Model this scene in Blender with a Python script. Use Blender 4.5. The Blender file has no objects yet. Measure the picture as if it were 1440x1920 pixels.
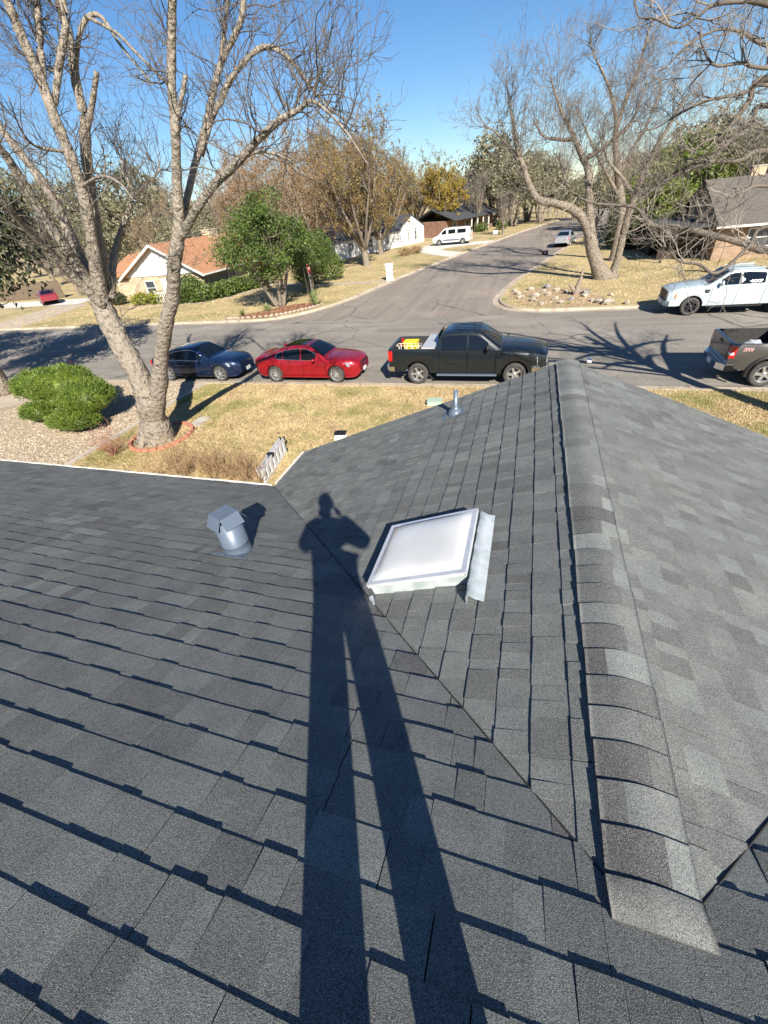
import bpy, math, random
import numpy as np
from mathutils import Vector, Matrix
rad = math.radians
random.seed(7)
rng = np.random.default_rng(7)
scene = bpy.context.scene
col = scene.collection

# ------------------------------------------------------------------ camera (solved from the vanishing points of the roof)
CAM = Vector((0.0, 0.0, 5.93)); FPX = 768.0; CX, CY = 720.0, 960.0
def _ray(px, py): return Vector((px - CX, py - CY, FPX))
_Y = _ray(1010, 345).normalized()
_X = -_ray(-1880, 684); _X = (_X - _Y * _X.dot(_Y)).normalized()
_Z = _X.cross(_Y)
RW = Matrix((_X, _Y, _Z))                      # world = RW @ (right, down, forward)
cam_d = bpy.data.cameras.new('camera'); cam = bpy.data.objects.new('camera', cam_d); col.objects.link(cam)
cam_d.sensor_fit = 'VERTICAL'; cam_d.sensor_height = 36.0; cam_d.lens = 36.0 * FPX / 1920.0
cam_d.clip_start = 0.02; cam_d.clip_end = 3000
_r, _u, _b = RW @ Vector((1, 0, 0)), RW @ Vector((0, -1, 0)), RW @ Vector((0, 0, -1))
cam.matrix_world = Matrix(((_r.x, _u.x, _b.x, CAM.x), (_r.y, _u.y, _b.y, CAM.y), (_r.z, _u.z, _b.z, CAM.z), (0, 0, 0, 1)))
scene.camera = cam

# ------------------------------------------------------------------ light
SUNDIR = (RW @ _ray(611, 934)).normalized()    # the way the light travels
ELEV = math.asin(-SUNDIR.z); AZ = math.atan2(-SUNDIR.x, -SUNDIR.y)
world = bpy.data.worlds.new('World'); scene.world = world; world.use_nodes = True
wn = world.node_tree.nodes; wl = world.node_tree.links
sky = wn.new('ShaderNodeTexSky'); sky.sky_type = 'NISHITA'; sky.sun_disc = False
sky.sun_elevation = ELEV; sky.sun_rotation = AZ; sky.altitude = 0; sky.air_density = 1.0; sky.dust_density = 0.0; sky.ozone_density = 1.5
bg = wn['Background']; bg.inputs['Strength'].default_value = 0.053
hs = wn.new('ShaderNodeHueSaturation'); hs.inputs['Saturation'].default_value = 1.12
tn = wn.new('ShaderNodeMix'); tn.data_type = 'RGBA'; tn.blend_type = 'MULTIPLY'; tn.inputs[0].default_value = 1.0; tn.inputs[7].default_value = (0.79, 0.93, 1.12, 1)   # clear dry winter air
wl.new(sky.outputs['Color'], tn.inputs[6]); wl.new(tn.outputs[2], hs.inputs['Color']); wl.new(hs.outputs['Color'], bg.inputs['Color'])
sun_d = bpy.data.lights.new('sun', 'SUN'); sun_d.energy = 5.0; sun_d.angle = rad(0.53); sun_d.color = (1.0, 0.93, 0.82)
sun = bpy.data.objects.new('sun', sun_d); col.objects.link(sun)
sun.rotation_euler = SUNDIR.to_track_quat('-Z', 'Y').to_euler(); sun.location = (20, -30, 40)
vs = scene.view_settings
vs.view_transform = 'Standard'; vs.look = 'None'; vs.exposure = 1.06; vs.gamma = 1.0; vs.use_curve_mapping = False
scene.cycles.use_denoising = True
scene.cycles.max_bounces = 6

# ------------------------------------------------------------------ helpers
def at(px, py, Y):
    d = RW @ _ray(px, py); return CAM + d * (Y / d.y)
def gnd(px, py, z=0.0):
    d = RW @ _ray(px, py); return CAM + d * ((z - CAM.z) / d.z)

def lerp(a, b, t): return a + (b - a) * t
def pw(pts, x):
    return float(np.interp(x, [p[0] for p in pts], [p[1] for p in pts]))

class MB:
    """collects faces of one mesh"""
    def __init__(s): s.v = []; s.f = []; s.t = []; s.smooth = []
    def add(s, vs, fs, tint=None, smooth=False):
        b = len(s.v); s.v.extend([tuple(p) for p in vs])
        for f in fs: s.f.append(tuple(i + b for i in f)); s.t.append(tint); s.smooth.append(smooth)
        return s
    def box(s, c, d, rz=0.0, rx=0.0, ry=0.0, tint=None, taper=1.0):
        x, y, z = d[0] / 2, d[1] / 2, d[2] / 2
        m = Matrix.Rotation(rz, 3, 'Z') @ Matrix.Rotation(ry, 3, 'Y') @ Matrix.Rotation(rx, 3, 'X')
        vs = []
        for k in (-1, 1):
            q = taper if k > 0 else 1.0
            for a, b in ((-1, -1), (1, -1), (1, 1), (-1, 1)): vs.append(m @ Vector((a * x * q, b * y * q, k * z)) + Vector(c))
        return s.add(vs, [(3, 2, 1, 0), (4, 5, 6, 7), (0, 1, 5, 4), (1, 2, 6, 5), (2, 3, 7, 6), (3, 0, 4, 7)], tint)
    def hexa(s, p, tint=None):
        return s.add(p, [(3, 2, 1, 0), (4, 5, 6, 7), (0, 1, 5, 4), (1, 2, 6, 5), (2, 3, 7, 6), (3, 0, 4, 7)], tint)
    def prism(s, poly, z0, z1, tint=None):
        n = len(poly)
        vs = [(p[0], p[1], z0) for p in poly] + [(p[0], p[1], z1) for p in poly]
        return s.add(vs, [tuple(range(n))[::-1], tuple(range(n, 2 * n))] + [(i, (i + 1) % n, n + (i + 1) % n, n + i) for i in range(n)], tint)
    def tube(s, pts, rs, n=6, cap=True, smooth=True, jit=0.0, rnd=None):
        pts = [Vector(p) for p in pts]
        if not hasattr(rs, '__len__'): rs = [rs] * len(pts)
        vs = []; fs = []
        up = Vector((0.13, 0.21, 0.97))
        k = len(pts)
        for i, p in enumerate(pts):
            d = (pts[min(i + 1, k - 1)] - pts[max(i - 1, 0)])
            if d.length < 1e-9: d = Vector((0, 0, 1))
            d.normalize()
            a = d.cross(up)
            if a.length < 0.15: a = d.cross(Vector((1, 0, 0)))
            a.normalize(); b = d.cross(a)
            for j in range(n):
                t = 2 * math.pi * j / n
                vs.append(p + (a * math.cos(t) + b * math.sin(t)) * (rs[i] * (1 + rnd.uniform(-jit, jit)) if jit else rs[i]))
        for i in range(k - 1):
            for j in range(n):
                q = (j + 1) % n
                fs.append((i * n + j, i * n + q, (i + 1) * n + q, (i + 1) * n + j))
        if cap and n > 3:
            fs.append(tuple(range(n))[::-1]); fs.append(tuple((k - 1) * n + j for j in range(n)))
        return s.add(vs, fs, smooth=smooth)
    def lathe(s, prof, c=(0, 0, 0), axis='Z', n=24, smooth=True, close=False):
        vs = []; fs = []; k = len(prof); c = Vector(c)
        for i in range(n):
            t = 2 * math.pi * i / n; ct, st = math.cos(t), math.sin(t)
            for r, h in prof:
                vs.append(c + (Vector((r * ct, r * st, h)) if axis == 'Z' else Vector((r * ct, h, r * st))))
        for i in range(n):
            q = (i + 1) % n
            for j in range(k - 1): fs.append((i * k + j, q * k + j, q * k + j + 1, i * k + j + 1))
        return s.add(vs, fs, smooth=smooth)
    def blob(s, c, r, n=8, m=5, jit=0.12, squash=1.0, seed=0, smooth=True):
        g = random.Random(seed); c = Vector(c)
        if not hasattr(r, '__len__'): r = (r, r, r * squash)
        vs = [c + Vector((0, 0, -r[2]))]; fs = []
        for i in range(1, m):
            a = -math.pi / 2 + math.pi * i / m
            for j in range(n):
                t = 2 * math.pi * (j + 0.5 * (i % 2)) / n; q = 1 + g.uniform(-jit, jit)
                vs.append(c + Vector((r[0] * math.cos(a) * math.cos(t) * q, r[1] * math.cos(a) * math.sin(t) * q, r[2] * math.sin(a) * q)))
        vs.append(c + Vector((0, 0, r[2]))); L = len(vs) - 1
        for j in range(n):
            fs.append((0, 1 + (j + 1) % n, 1 + j)); fs.append((L, L - n + j, L - n + (j + 1) % n))
        for i in range(m - 2):
            for j in range(n):
                q = (j + 1) % n; fs.append((1 + i * n + j, 1 + i * n + q, 1 + (i + 1) * n + q, 1 + (i + 1) * n + j))
        return s.add(vs, fs, smooth=smooth)
    def mesh(s, name, mat, angle=None):
        me = bpy.data.meshes.new(name); me.from_pydata(s.v, [], s.f)
        if mat: me.materials.append(mat)
        if any(s.smooth): me.polygons.foreach_set('use_smooth', s.smooth)
        if any(t is not None for t in s.t):
            at_ = me.attributes.new('tint', 'FLOAT', 'FACE')
            at_.data.foreach_set('value', [0.5 if t is None else t for t in s.t])
        me.validate(); me.update()
        if angle: me.set_sharp_from_angle(angle=rad(angle))
        return me
    def build(s, name, mat, parent=None, angle=None):
        return link(name, s.mesh(name, mat, angle), parent)

def link(name, me, parent=None):
    o = bpy.data.objects.new(name, me); col.objects.link(o)
    if parent is not None: o.parent = parent
    return o
def tag(o, label, cat, group=None, kind=None):
    o['label'] = label; o['category'] = cat
    if group: o['group'] = group
    if kind: o['kind'] = kind
    return o
def thing(name, label, cat, loc=(0, 0, 0), rz=0.0, group=None):
    o = bpy.data.objects.new(name, None); col.objects.link(o); o.location = loc; o.rotation_euler = (0, 0, rz)
    return tag(o, label, cat, group)
def struct(name, mb, mat, parent=None):
    o = mb.build(name, mat, parent)
    if parent is None: o['kind'] = 'structure'
    return o
def copy_tree(o, parent=None):
    c = o.copy(); col.objects.link(c); c.parent = parent
    for ch in o.children: copy_tree(ch, c)
    return c

# ------------------------------------------------------------------ materials
def nodes(name):
    m = bpy.data.materials.new(name); m.use_nodes = True
    nt = m.node_tree; return m, nt, nt.nodes['Principled BSDF']
def noise_fac(nt, scale, detail=3, lo=0.35, hi=0.65, coord='Object', rough=0.55, stretch=None):
    tc = nt.nodes.new('ShaderNodeTexCoord'); no = nt.nodes.new('ShaderNodeTexNoise')
    no.inputs['Scale'].default_value = scale; no.inputs['Detail'].default_value = detail; no.inputs['Roughness'].default_value = rough
    if stretch:
        mp = nt.nodes.new('ShaderNodeMapping'); mp.inputs['Scale'].default_value = stretch
        nt.links.new(tc.outputs[coord], mp.inputs['Vector']); nt.links.new(mp.outputs['Vector'], no.inputs['Vector'])
    else: nt.links.new(tc.outputs[coord], no.inputs['Vector'])
    mr = nt.nodes.new('ShaderNodeMapRange'); mr.inputs['From Min'].default_value = lo; mr.inputs['From Max'].default_value = hi
    nt.links.new(no.outputs['Fac'], mr.inputs['Value'])
    return mr.outputs['Result']
def mix(nt, fac, a, b, blend='MIX'):
    n = nt.nodes.new('ShaderNodeMix'); n.data_type = 'RGBA'; n.blend_type = blend
    for sock, v in ((n.inputs[0], fac), (n.inputs[6], a), (n.inputs[7], b)):
        if isinstance(v, (int, float)): sock.default_value = v
        elif isinstance(v, (tuple, list)): sock.default_value = (*v, 1) if len(v) == 3 else v
        else: nt.links.new(v, sock)
    return n.outputs[2]
def M(name, c, c2=None, scale=4.0, rough=0.7, metal=0.0, layers=(), bump=0.0, bscale=40.0, coat=0.0, spec=0.5, stretch=None, detail=3, lo=0.35, hi=0.65, bdist=0.01, rvar=0.0, island=0.0):
    """c/c2 mixed by noise; layers = more (colour, scale, lo, hi) mixed over by their own noise"""
    m, nt, b = nodes(name)
    cur = c
    if c2: cur = mix(nt, noise_fac(nt, scale, detail, lo, hi, stretch=stretch), c, c2)
    for lc, ls, l0, l1 in layers: cur = mix(nt, noise_fac(nt, ls, 4, l0, l1), cur, lc)
    if island:
        g = nt.nodes.new('ShaderNodeNewGeometry'); mr = nt.nodes.new('ShaderNodeMapRange')
        mr.inputs['To Min'].default_value = 1 - island; mr.inputs['To Max'].default_value = 1 + island
        nt.links.new(g.outputs['Random Per Island'], mr.inputs['Value'])
        cur = mix(nt, 1.0, cur, mr.outputs['Result'], 'MULTIPLY')
    if isinstance(cur, (tuple, list)): b.inputs['Base Color'].default_value = (*cur, 1)
    else: nt.links.new(cur, b.inputs['Base Color'])
    b.inputs['Roughness'].default_value = rough; b.inputs['Metallic'].default_value = metal
    b.inputs['Specular IOR Level'].default_value = spec; b.inputs['Coat Weight'].default_value = coat
    b.inputs['Coat Roughness'].default_value = 0.04
    if rvar:
        f = noise_fac(nt, 6, 4, 0.3, 0.7); mr = nt.nodes.new('ShaderNodeMapRange')
        mr.inputs['To Min'].default_value = max(0.02, rough - rvar); mr.inputs['To Max'].default_value = min(1, rough + rvar)
        nt.links.new(f, mr.inputs['Value']); nt.links.new(mr.outputs['Result'], b.inputs['Roughness'])
    if bump:
        f = noise_fac(nt, bscale, 3, 0, 1); bp = nt.nodes.new('ShaderNodeBump')
        bp.inputs['Strength'].default_value = bump; bp.inputs['Distance'].default_value = bdist
        nt.links.new(f, bp.inputs['Height']); nt.links.new(bp.outputs['Normal'], b.inputs['Normal'])
    return m
def leaf_mat(name, c, c2, trans=0.3, island=0.35, scale=0.8, rough=0.55):
    m = M(name, c, c2, scale=scale, rough=rough, island=island)
    nt = m.node_tree; b = nt.nodes['Principled BSDF']; out = nt.nodes['Material Output']
    tr = nt.nodes.new('ShaderNodeBsdfTranslucent'); ms = nt.nodes.new('ShaderNodeMixShader'); ms.inputs[0].default_value = trans
    src = b.inputs['Base Color'].links[0].from_socket; nt.links.new(src, tr.inputs['Color'])
    nt.links.new(b.outputs[0], ms.inputs[1]); nt.links.new(tr.outputs[0], ms.inputs[2]); nt.links.new(ms.outputs[0], out.inputs['Surface'])
    return m

def shingle_mat(name='asphalt_shingle', dark=(0.060, 0.059, 0.060), light=(0.152, 0.166, 0.163)):
    m, nt, b = nodes(name)
    a = nt.nodes.new('ShaderNodeAttribute'); a.attribute_name = 'tint'
    base = mix(nt, a.outputs['Fac'], dark, light)
    # blotches of blended granules along each course
    base = mix(nt, noise_fac(nt, 7, 3, 0.35, 0.7), base, mix(nt, 1.0, base, (1.28, 1.27, 1.25), 'MULTIPLY'))
    # single granules, mixed dark and pale
    g1 = noise_fac(nt, 190, 2, 0.36, 0.64, rough=0.9)
    g2 = noise_fac(nt, 420, 0, 0.64, 0.74)
    cur = mix(nt, g1, mix(nt, 1.0, base, (0.42, 0.42, 0.43), 'MULTIPLY'), mix(nt, 1.0, base, (1.62, 1.62, 1.58), 'MULTIPLY'))
    cur = mix(nt, g2, cur, (0.30, 0.32, 0.32))
    # soft dusty drifts and scuffs over many shingles
    cur = mix(nt, noise_fac(nt, 1.1, 5, 0.45, 0.8), cur, mix(nt, 1.0, cur, (1.22, 1.20, 1.16), 'MULTIPLY'))
    nt.links.new(cur, b.inputs['Base Color'])
    b.inputs['Roughness'].default_value = 0.82; b.inputs['Specular IOR Level'].default_value = 0.35
    f = noise_fac(nt, 330, 2, 0, 1); bp = nt.nodes.new('ShaderNodeBump'); bp.inputs['Strength'].default_value = 0.55; bp.inputs['Distance'].default_value = 0.004
    nt.links.new(f, bp.inputs['Height']); nt.links.new(bp.outputs['Normal'], b.inputs['Normal'])
    return m

MAT = {}
MAT['shingle'] = shingle_mat()
MAT['deck'] = M('roof_underlay', (0.02, 0.02, 0.022), rough=0.9)
MAT['white_trim'] = M('white_trim', (0.72, 0.70, 0.65), (0.58, 0.55, 0.50), scale=3, rough=0.5)
MAT['tool_alu'] = M('dull_tread_plate', (0.55, 0.57, 0.60), (0.48, 0.50, 0.53), scale=20, rough=0.45, metal=0.35)
MAT['galv'] = M('galvanised_sheet', (0.70, 0.74, 0.77), (0.44, 0.52, 0.50), scale=9, rough=0.28, metal=0.4, bump=0.25, bscale=9, bdist=0.02)
MAT['alu'] = M('mill_aluminium', (0.80, 0.81, 0.84), (0.66, 0.68, 0.72), scale=12, rough=0.32, metal=0.45, rvar=0.12)
MAT['vent_grey'] = M('grey_painted_metal', (0.125, 0.160, 0.215), (0.10, 0.13, 0.175), scale=6, rough=0.38, metal=0.15, coat=0.2, rvar=0.1)
MAT['brick_tan'] = M('tan_brick', (0.42, 0.33, 0.23), (0.34, 0.24, 0.16), scale=14, rough=0.85, island=0.18)
MAT['chrome'] = M('chrome', (0.8, 0.8, 0.82), rough=0.08, metal=1.0)
MAT['rim'] = M('alloy_rim', (0.72, 0.73, 0.75), rough=0.25, metal=0.85)
MAT['rim_dark'] = M('dark_alloy_rim', (0.03, 0.03, 0.035), rough=0.35, metal=0.5)
MAT['rubber'] = M('tyre_rubber', (0.035, 0.034, 0.033), (0.06, 0.055, 0.05), scale=9, rough=0.85)
MAT['black'] = M('black_plastic', (0.012, 0.012, 0.013), rough=0.5)
MAT['void'] = M('gap_shade_black', (0.006, 0.006, 0.006), rough=0.95, spec=0.1)
MAT['glass'] = M('tinted_glass', (0.006, 0.008, 0.010), rough=0.03, spec=0.6)
MAT['red_lens'] = M('red_lamp_lens', (0.45, 0.012, 0.012), rough=0.12, coat=0.6)
MAT['clear_lens'] = M('headlamp_lens', (0.62, 0.64, 0.66), (0.35, 0.36, 0.38), scale=14, rough=0.08, metal=0.5, coat=1.0)
MAT['amber'] = M('amber_lens', (0.6, 0.22, 0.02), rough=0.2, coat=0.5)
MAT['plate'] = M('plate_white', (0.75, 0.75, 0.75), rough=0.4)
MAT['decal_white'] = M('decal_white', (0.82, 0.82, 0.82), rough=0.4)
MAT['decal_red'] = M('decal_red', (0.5, 0.03, 0.02), rough=0.4)
MAT['concrete'] = M('concrete', (0.50, 0.45, 0.38), (0.38, 0.34, 0.29), scale=1.2, rough=0.9, layers=[((0.30, 0.26, 0.21), 3.1, 0.52, 0.75)], bump=0.3, bscale=60)
# ================================================================== THE SETTING: ground, streets, kerbs, lawns
MAT['earth'] = M('dry_earth', (0.30, 0.23, 0.13), (0.22, 0.18, 0.10), scale=0.05, rough=0.95)
MAT['lawn'] = M('dormant_lawn', (0.50, 0.385, 0.20), (0.37, 0.265, 0.135), scale=0.9, rough=0.95, detail=6, lo=0.38, hi=0.66,
    layers=[((0.22, 0.22, 0.06), 0.50, 0.51, 0.68), ((0.58, 0.45, 0.22), 5.0, 0.52, 0.72), ((0.17, 0.12, 0.06), 17.0, 0.56, 0.74)], bump=0.9, bscale=45, bdist=0.05)
MAT['lawn_far'] = M('dormant_lawn_far', (0.46, 0.36, 0.185), (0.33, 0.26, 0.125), scale=0.35, rough=0.95, detail=6,
    layers=[((0.185, 0.185, 0.055), 0.22, 0.55, 0.70), ((0.56, 0.44, 0.22), 2.5, 0.52, 0.72), ((0.19, 0.14, 0.07), 9.0, 0.57, 0.74)], bump=0.8, bscale=20, bdist=0.06)
MAT['asphalt'] = M('old_asphalt', (0.250, 0.226, 0.192), (0.184, 0.166, 0.142), scale=1.0, rough=0.88, stretch=(0.12, 1.3, 1), detail=6,
    layers=[((0.30, 0.272, 0.235), 0.25, 0.52, 0.72), ((0.075, 0.072, 0.07), 7.0, 0.60, 0.70), ((0.32, 0.30, 0.26), 70.0, 0.60, 0.72)], bump=0.5, bscale=180)
MAT['asphalt2'] = M('old_brownish_asphalt', (0.252, 0.216, 0.178), (0.198, 0.168, 0.139), scale=1.0, rough=0.88, stretch=(1.6, 0.06, 1), detail=6,
    layers=[((0.30, 0.25, 0.21), 0.2, 0.52, 0.75), ((0.095, 0.083, 0.075), 3.0, 0.62, 0.72), ((0.27, 0.24, 0.21), 70.0, 0.60, 0.72)], bump=0.5, bscale=180)
MAT['kerb'] = M('kerb_concrete', (0.46, 0.39, 0.30), (0.34, 0.28, 0.21), scale=0.9, rough=0.92, layers=[((0.22, 0.17, 0.12), 2.3, 0.55, 0.75)], bump=0.3, bscale=50)
MAT['drive'] = M('pale_concrete', (0.62, 0.60, 0.55), (0.50, 0.48, 0.43), scale=0.8, rough=0.9)
MAT['path'] = M('path_concrete', (0.44, 0.37, 0.29), (0.36, 0.30, 0.23), scale=1.5, rough=0.92, bump=0.2, bscale=50)
MAT['mulch'] = M('red_mulch', (0.28, 0.10, 0.05), (0.17, 0.07, 0.04), scale=9, rough=0.95, bump=1.0, bscale=22, bdist=0.05)
MAT['soil'] = M('dry_soil', (0.40, 0.29, 0.18), (0.28, 0.20, 0.12), scale=2.2, rough=0.95, layers=[((0.2, 0.17, 0.06), 1.1, 0.55, 0.7)], bump=0.8, bscale=18, bdist=0.05)
MAT['gravel_bed'] = M('gravel_bed', (0.40, 0.325, 0.23), (0.28, 0.22, 0.155), scale=16, rough=0.95, bump=0.9, bscale=26, bdist=0.04)
MAT['pebble'] = M('pebble', (0.50, 0.42, 0.31), (0.36, 0.285, 0.20), scale=5, rough=0.85, island=0.42)

def chaikin(p, n=2):
    for _ in range(n):
        q = [p[0]]
        for a, b in zip(p[:-1], p[1:]):
            q += [(lerp(a[0], b[0], .25), lerp(a[1], b[1], .25)), (lerp(a[0], b[0], .75), lerp(a[1], b[1], .75))]
        p = q + [p[-1]]
    return p
def offs(p, d):
    out = []
    for i in range(len(p)):
        a = p[max(i - 1, 0)]; b = p[min(i + 1, len(p) - 1)]
        tx, ty = b[0] - a[0], b[1] - a[1]; L = math.hypot(tx, ty) or 1
        out.append((p[i][0] - ty / L * d, p[i][1] + tx / L * d))
    return out
def sheet(poly, z):
    return MB().add([(x, y, z) for x, y in poly], [tuple(range(len(poly)))])
def ribbon(profile, line):
    """profile: list of (offset, z) swept along a polyline"""
    mb = MB(); L = [offs(line, o) for o, z in profile]; n = len(line); k = len(profile)
    vs = [(L[j][i][0], L[j][i][1], profile[j][1]) for i in range(n) for j in range(k)]
    fs = [(i * k + j, i * k + j + 1, (i + 1) * k + j + 1, (i + 1) * k + j) for i in range(n - 1) for j in range(k - 1)]
    return mb.add(vs, fs)

def cracks(m, scale, amount):
    """tar-sealed cracks and oil stains worked into an asphalt material"""
    nt = m.node_tree; b = nt.nodes['Principled BSDF']; src = b.inputs['Base Color'].links[0].from_socket
    tc = nt.nodes.new('ShaderNodeTexCoord'); no = nt.nodes.new('ShaderNodeTexNoise'); no.inputs['Scale'].default_value = .8; no.inputs['Detail'].default_value = 4
    ad = nt.nodes.new('ShaderNodeMix'); ad.data_type = 'VECTOR'; ad.inputs[0].default_value = .25
    nt.links.new(tc.outputs['Object'], no.inputs['Vector']); nt.links.new(tc.outputs['Object'], ad.inputs[4]); nt.links.new(no.outputs['Color'], ad.inputs[5])
    vo = nt.nodes.new('ShaderNodeTexVoronoi'); vo.feature = 'DISTANCE_TO_EDGE'; vo.inputs['Scale'].default_value = scale; nt.links.new(ad.outputs[1], vo.inputs['Vector'])
    mr = nt.nodes.new('ShaderNodeMapRange'); mr.inputs['From Min'].default_value = .004; mr.inputs['From Max'].default_value = .016; mr.inputs['To Min'].default_value = amount; mr.inputs['To Max'].default_value = 0
    nt.links.new(vo.outputs['Distance'], mr.inputs['Value'])
    gate = noise_fac(nt, .13, 3, .46, .6); mu = nt.nodes.new('ShaderNodeMath'); mu.operation = 'MULTIPLY'; nt.links.new(mr.outputs['Result'], mu.inputs[0]); nt.links.new(gate, mu.inputs[1])
    cur = mix(nt, mu.outputs[0], src, (0.06, 0.056, 0.052))
    st = noise_fac(nt, .9, 2, .66, .78); cur = mix(nt, st, cur, mix(nt, 1.0, cur, (.62, .62, .62), 'MULTIPLY'))
    nt.links.new(cur, b.inputs['Base Color'])
cracks(MAT['asphalt'], .30, .8); cracks(MAT['asphalt2'], .24, .7)
NEARK, FARK = 15.45, 27.55
LEFT = chaikin([(-260, FARK), (-60, FARK), (-21, FARK), (-17.2, FARK), (-15.3, 29.3), (-14.1, 31.7), (-13.2, 35), (-12.3, 41.1), (-10.9, 47.6), (-8.9, 55.9), (-6.6, 65.7), (-4.7, 72.6), (-2.0, 82.9), (1.4, 93.4), (7.3, 110), (16, 134), (40, 190)])
RIGHT = chaikin([(51, 190), (27, 132), (19.0, 112), (13.2, 95), (9, 80), (5.9, 66.5), (4.6, 62), (2.7, 53.3), (1.1, 46.1), (0.0, 42), (-1.1, 37), (-1.6, 33.6), (-1.85, 31.2), (-1.5, 29.4), (-0.6, 28.1), (0.8, FARK), (4, FARK), (60, FARK), (260, FARK)])
struct('ground', sheet([(-1500, -600), (1500, -600), (1500, 2200), (-1500, 2200)], -0.03), MAT['earth'])
struct('street', sheet([(-260, NEARK - .1), (260, NEARK - .1), (260, FARK + .15), (-260, FARK + .15)], 0.0), MAT['asphalt'])
cl = [(p[0] - .1, p[1]) for p in LEFT if p[1] > FARK + .02]; cr = [(p[0] + .1, p[1]) for p in RIGHT if p[1] > FARK + .02]
struct('cross_street', sheet([(-17.2, FARK - .6)] + cl + cr + [(0.8, FARK - .6)], 0.004), MAT['asphalt2'])
KP = [(0.0, 0.009), (-0.42, 0.007)]            # gutter pan
def kerb(line, side):
    prof = [(-0.40 * side, 0.010), (0.0, 0.014), (0.03 * side, 0.11), (0.17 * side, 0.118), (0.175 * side, 0.05)]
    if side < 0: prof = prof[::-1]
    o = struct('kerb', ribbon(prof, line), MAT['kerb']); return o
kerb([(-260, NEARK), (-60, NEARK), (-22, NEARK + .02), (-12, NEARK - .02), (0, NEARK), (12, NEARK), (260, NEARK)], -1)
kerb(LEFT, 1); kerb(RIGHT, 1)
ZL = 0.10
struct('lawn', sheet([(-260, -200), (260, -200), (260, NEARK - .06), (-260, NEARK - .06)], ZL), MAT['lawn'])
lw = offs(LEFT, 0.08); struct('lawn', sheet(lw + [(40, 420), (-420, 420), (-420, FARK + .1)], ZL), MAT['lawn_far'])
rw = offs(RIGHT, 0.08); struct('lawn', sheet(rw + [(420, FARK + .1), (420, 420), (60, 420)], ZL), MAT['lawn_far'])

struct('driveway', sheet([(-9.1, 56.0), (-12.2, 60.2), (-14.9, 64.6), (-15.4, 68.5), (-15.2, 73.0), (-4.9, 72.0), (-5.9, 68.2), (-9.3, 67.8), (-11.2, 66.6), (-11.7, 64.8), (-10.4, 62.6), (-8.0, 59.8)], ZL + .012), MAT['drive'])
struct('path', sheet([(-60, 11.5), (-22.2, 11.9), (-21.6, 12.5), (-22.3, 13.2), (-60, 12.8)], ZL + .012), MAT['path'])
struct('path', ribbon([(0.35, ZL + .012), (-0.35, ZL + .012)], chaikin([(-40, 34.6), (-33, 34.7), (-29, 35.0), (-27.0, 36.6), (-26.5, 40), (-25.6, 43.5)])), MAT['path'])
struct('path', ribbon([(0.5, ZL + .012), (-0.5, ZL + .012)], [(-12.6, 41.3), (-16, 41.2), (-20, 41.6), (-26, 44)]), MAT['path'])
struct('driveway', sheet([(-47.5, FARK + .1), (-42.5, FARK + .1), (-45.5, 38), (-50.5, 38)], ZL + .012), MAT['path'])
struct('driveway', sheet([(-75, 38.2), (-47.5, 38.2), (-47.5, 42), (-75, 42)], ZL + .016), MAT['drive'])
struct('driveway', sheet([(14.2, FARK + .1), (22, FARK + .1), (22, 38), (14.2, 38)], ZL + .012), MAT['path'])
struct('path', ribbon([(0.4, ZL + .012), (-0.4, ZL + .012)], [(6.6, 46.9), (9, 46.2), (14, 45.6)]), MAT['path'])
struct('mulch_bed', sheet([(-21.2, 27.95), (-20.0, 29.9), (-17.6, 32.6), (-15.7, 33.0), (-14.9, 31.4), (-16.0, 29.6), (-17.6, 28.1)], ZL + .010), MAT['mulch'])
struct('soil_bed', sheet([(-1.2, 31.5), (-0.9, 33.6), (1.2, 34.6), (3.3, 33.0), (4.6, 30.2), (4.9, 28.2), (2.0, 28.0), (-0.2, 28.9)], ZL + .010), MAT['soil'])
# gravel yard beside the lawn, with its concrete edging
struct('gravel_yard', sheet([(-34, 3.5), (-13.7, 3.5), (-13.7, NEARK - .2), (-34, NEARK - .2)], ZL + .008), MAT['gravel_bed'])
ed = MB(); ed.box((-13.65, 9.4, ZL + .02), (0.13, 11.7, 0.1)); o = struct('edging', ed, MAT['concrete']); o['kind'] = 'structure'
pb = MB()
for i in range(15000):
    x = -13.8 - abs(rng.normal(0, 5.2)) if i % 2 else rng.uniform(-24, -13.8); y = rng.uniform(6.2, 15.2)
    if x < -24 or (x < -21.7 and 11.6 < y < 13.1): continue
    s = rng.uniform(0.014, 0.036); a = rng.uniform(0, 6.28); c, q = math.cos(a), math.sin(a); e = rng.uniform(.6, 1); h = s * rng.uniform(.5, .8)
    z = ZL + .008
    pb.add([(x + s * c, y + s * q, z), (x - s * e * q, y + s * e * c, z), (x - s * c, y - s * q, z), (x + s * e * q, y - s * e * c, z), (x + .2 * s, y - .1 * s, z + h)],
           [(0, 1, 4), (1, 2, 4), (2, 3, 4), (3, 0, 4)])
o = pb.build('gravel', MAT['pebble']); tag(o, 'tan river pebbles covering the gravel yard beside the lawn', 'gravel', kind='stuff')

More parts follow.
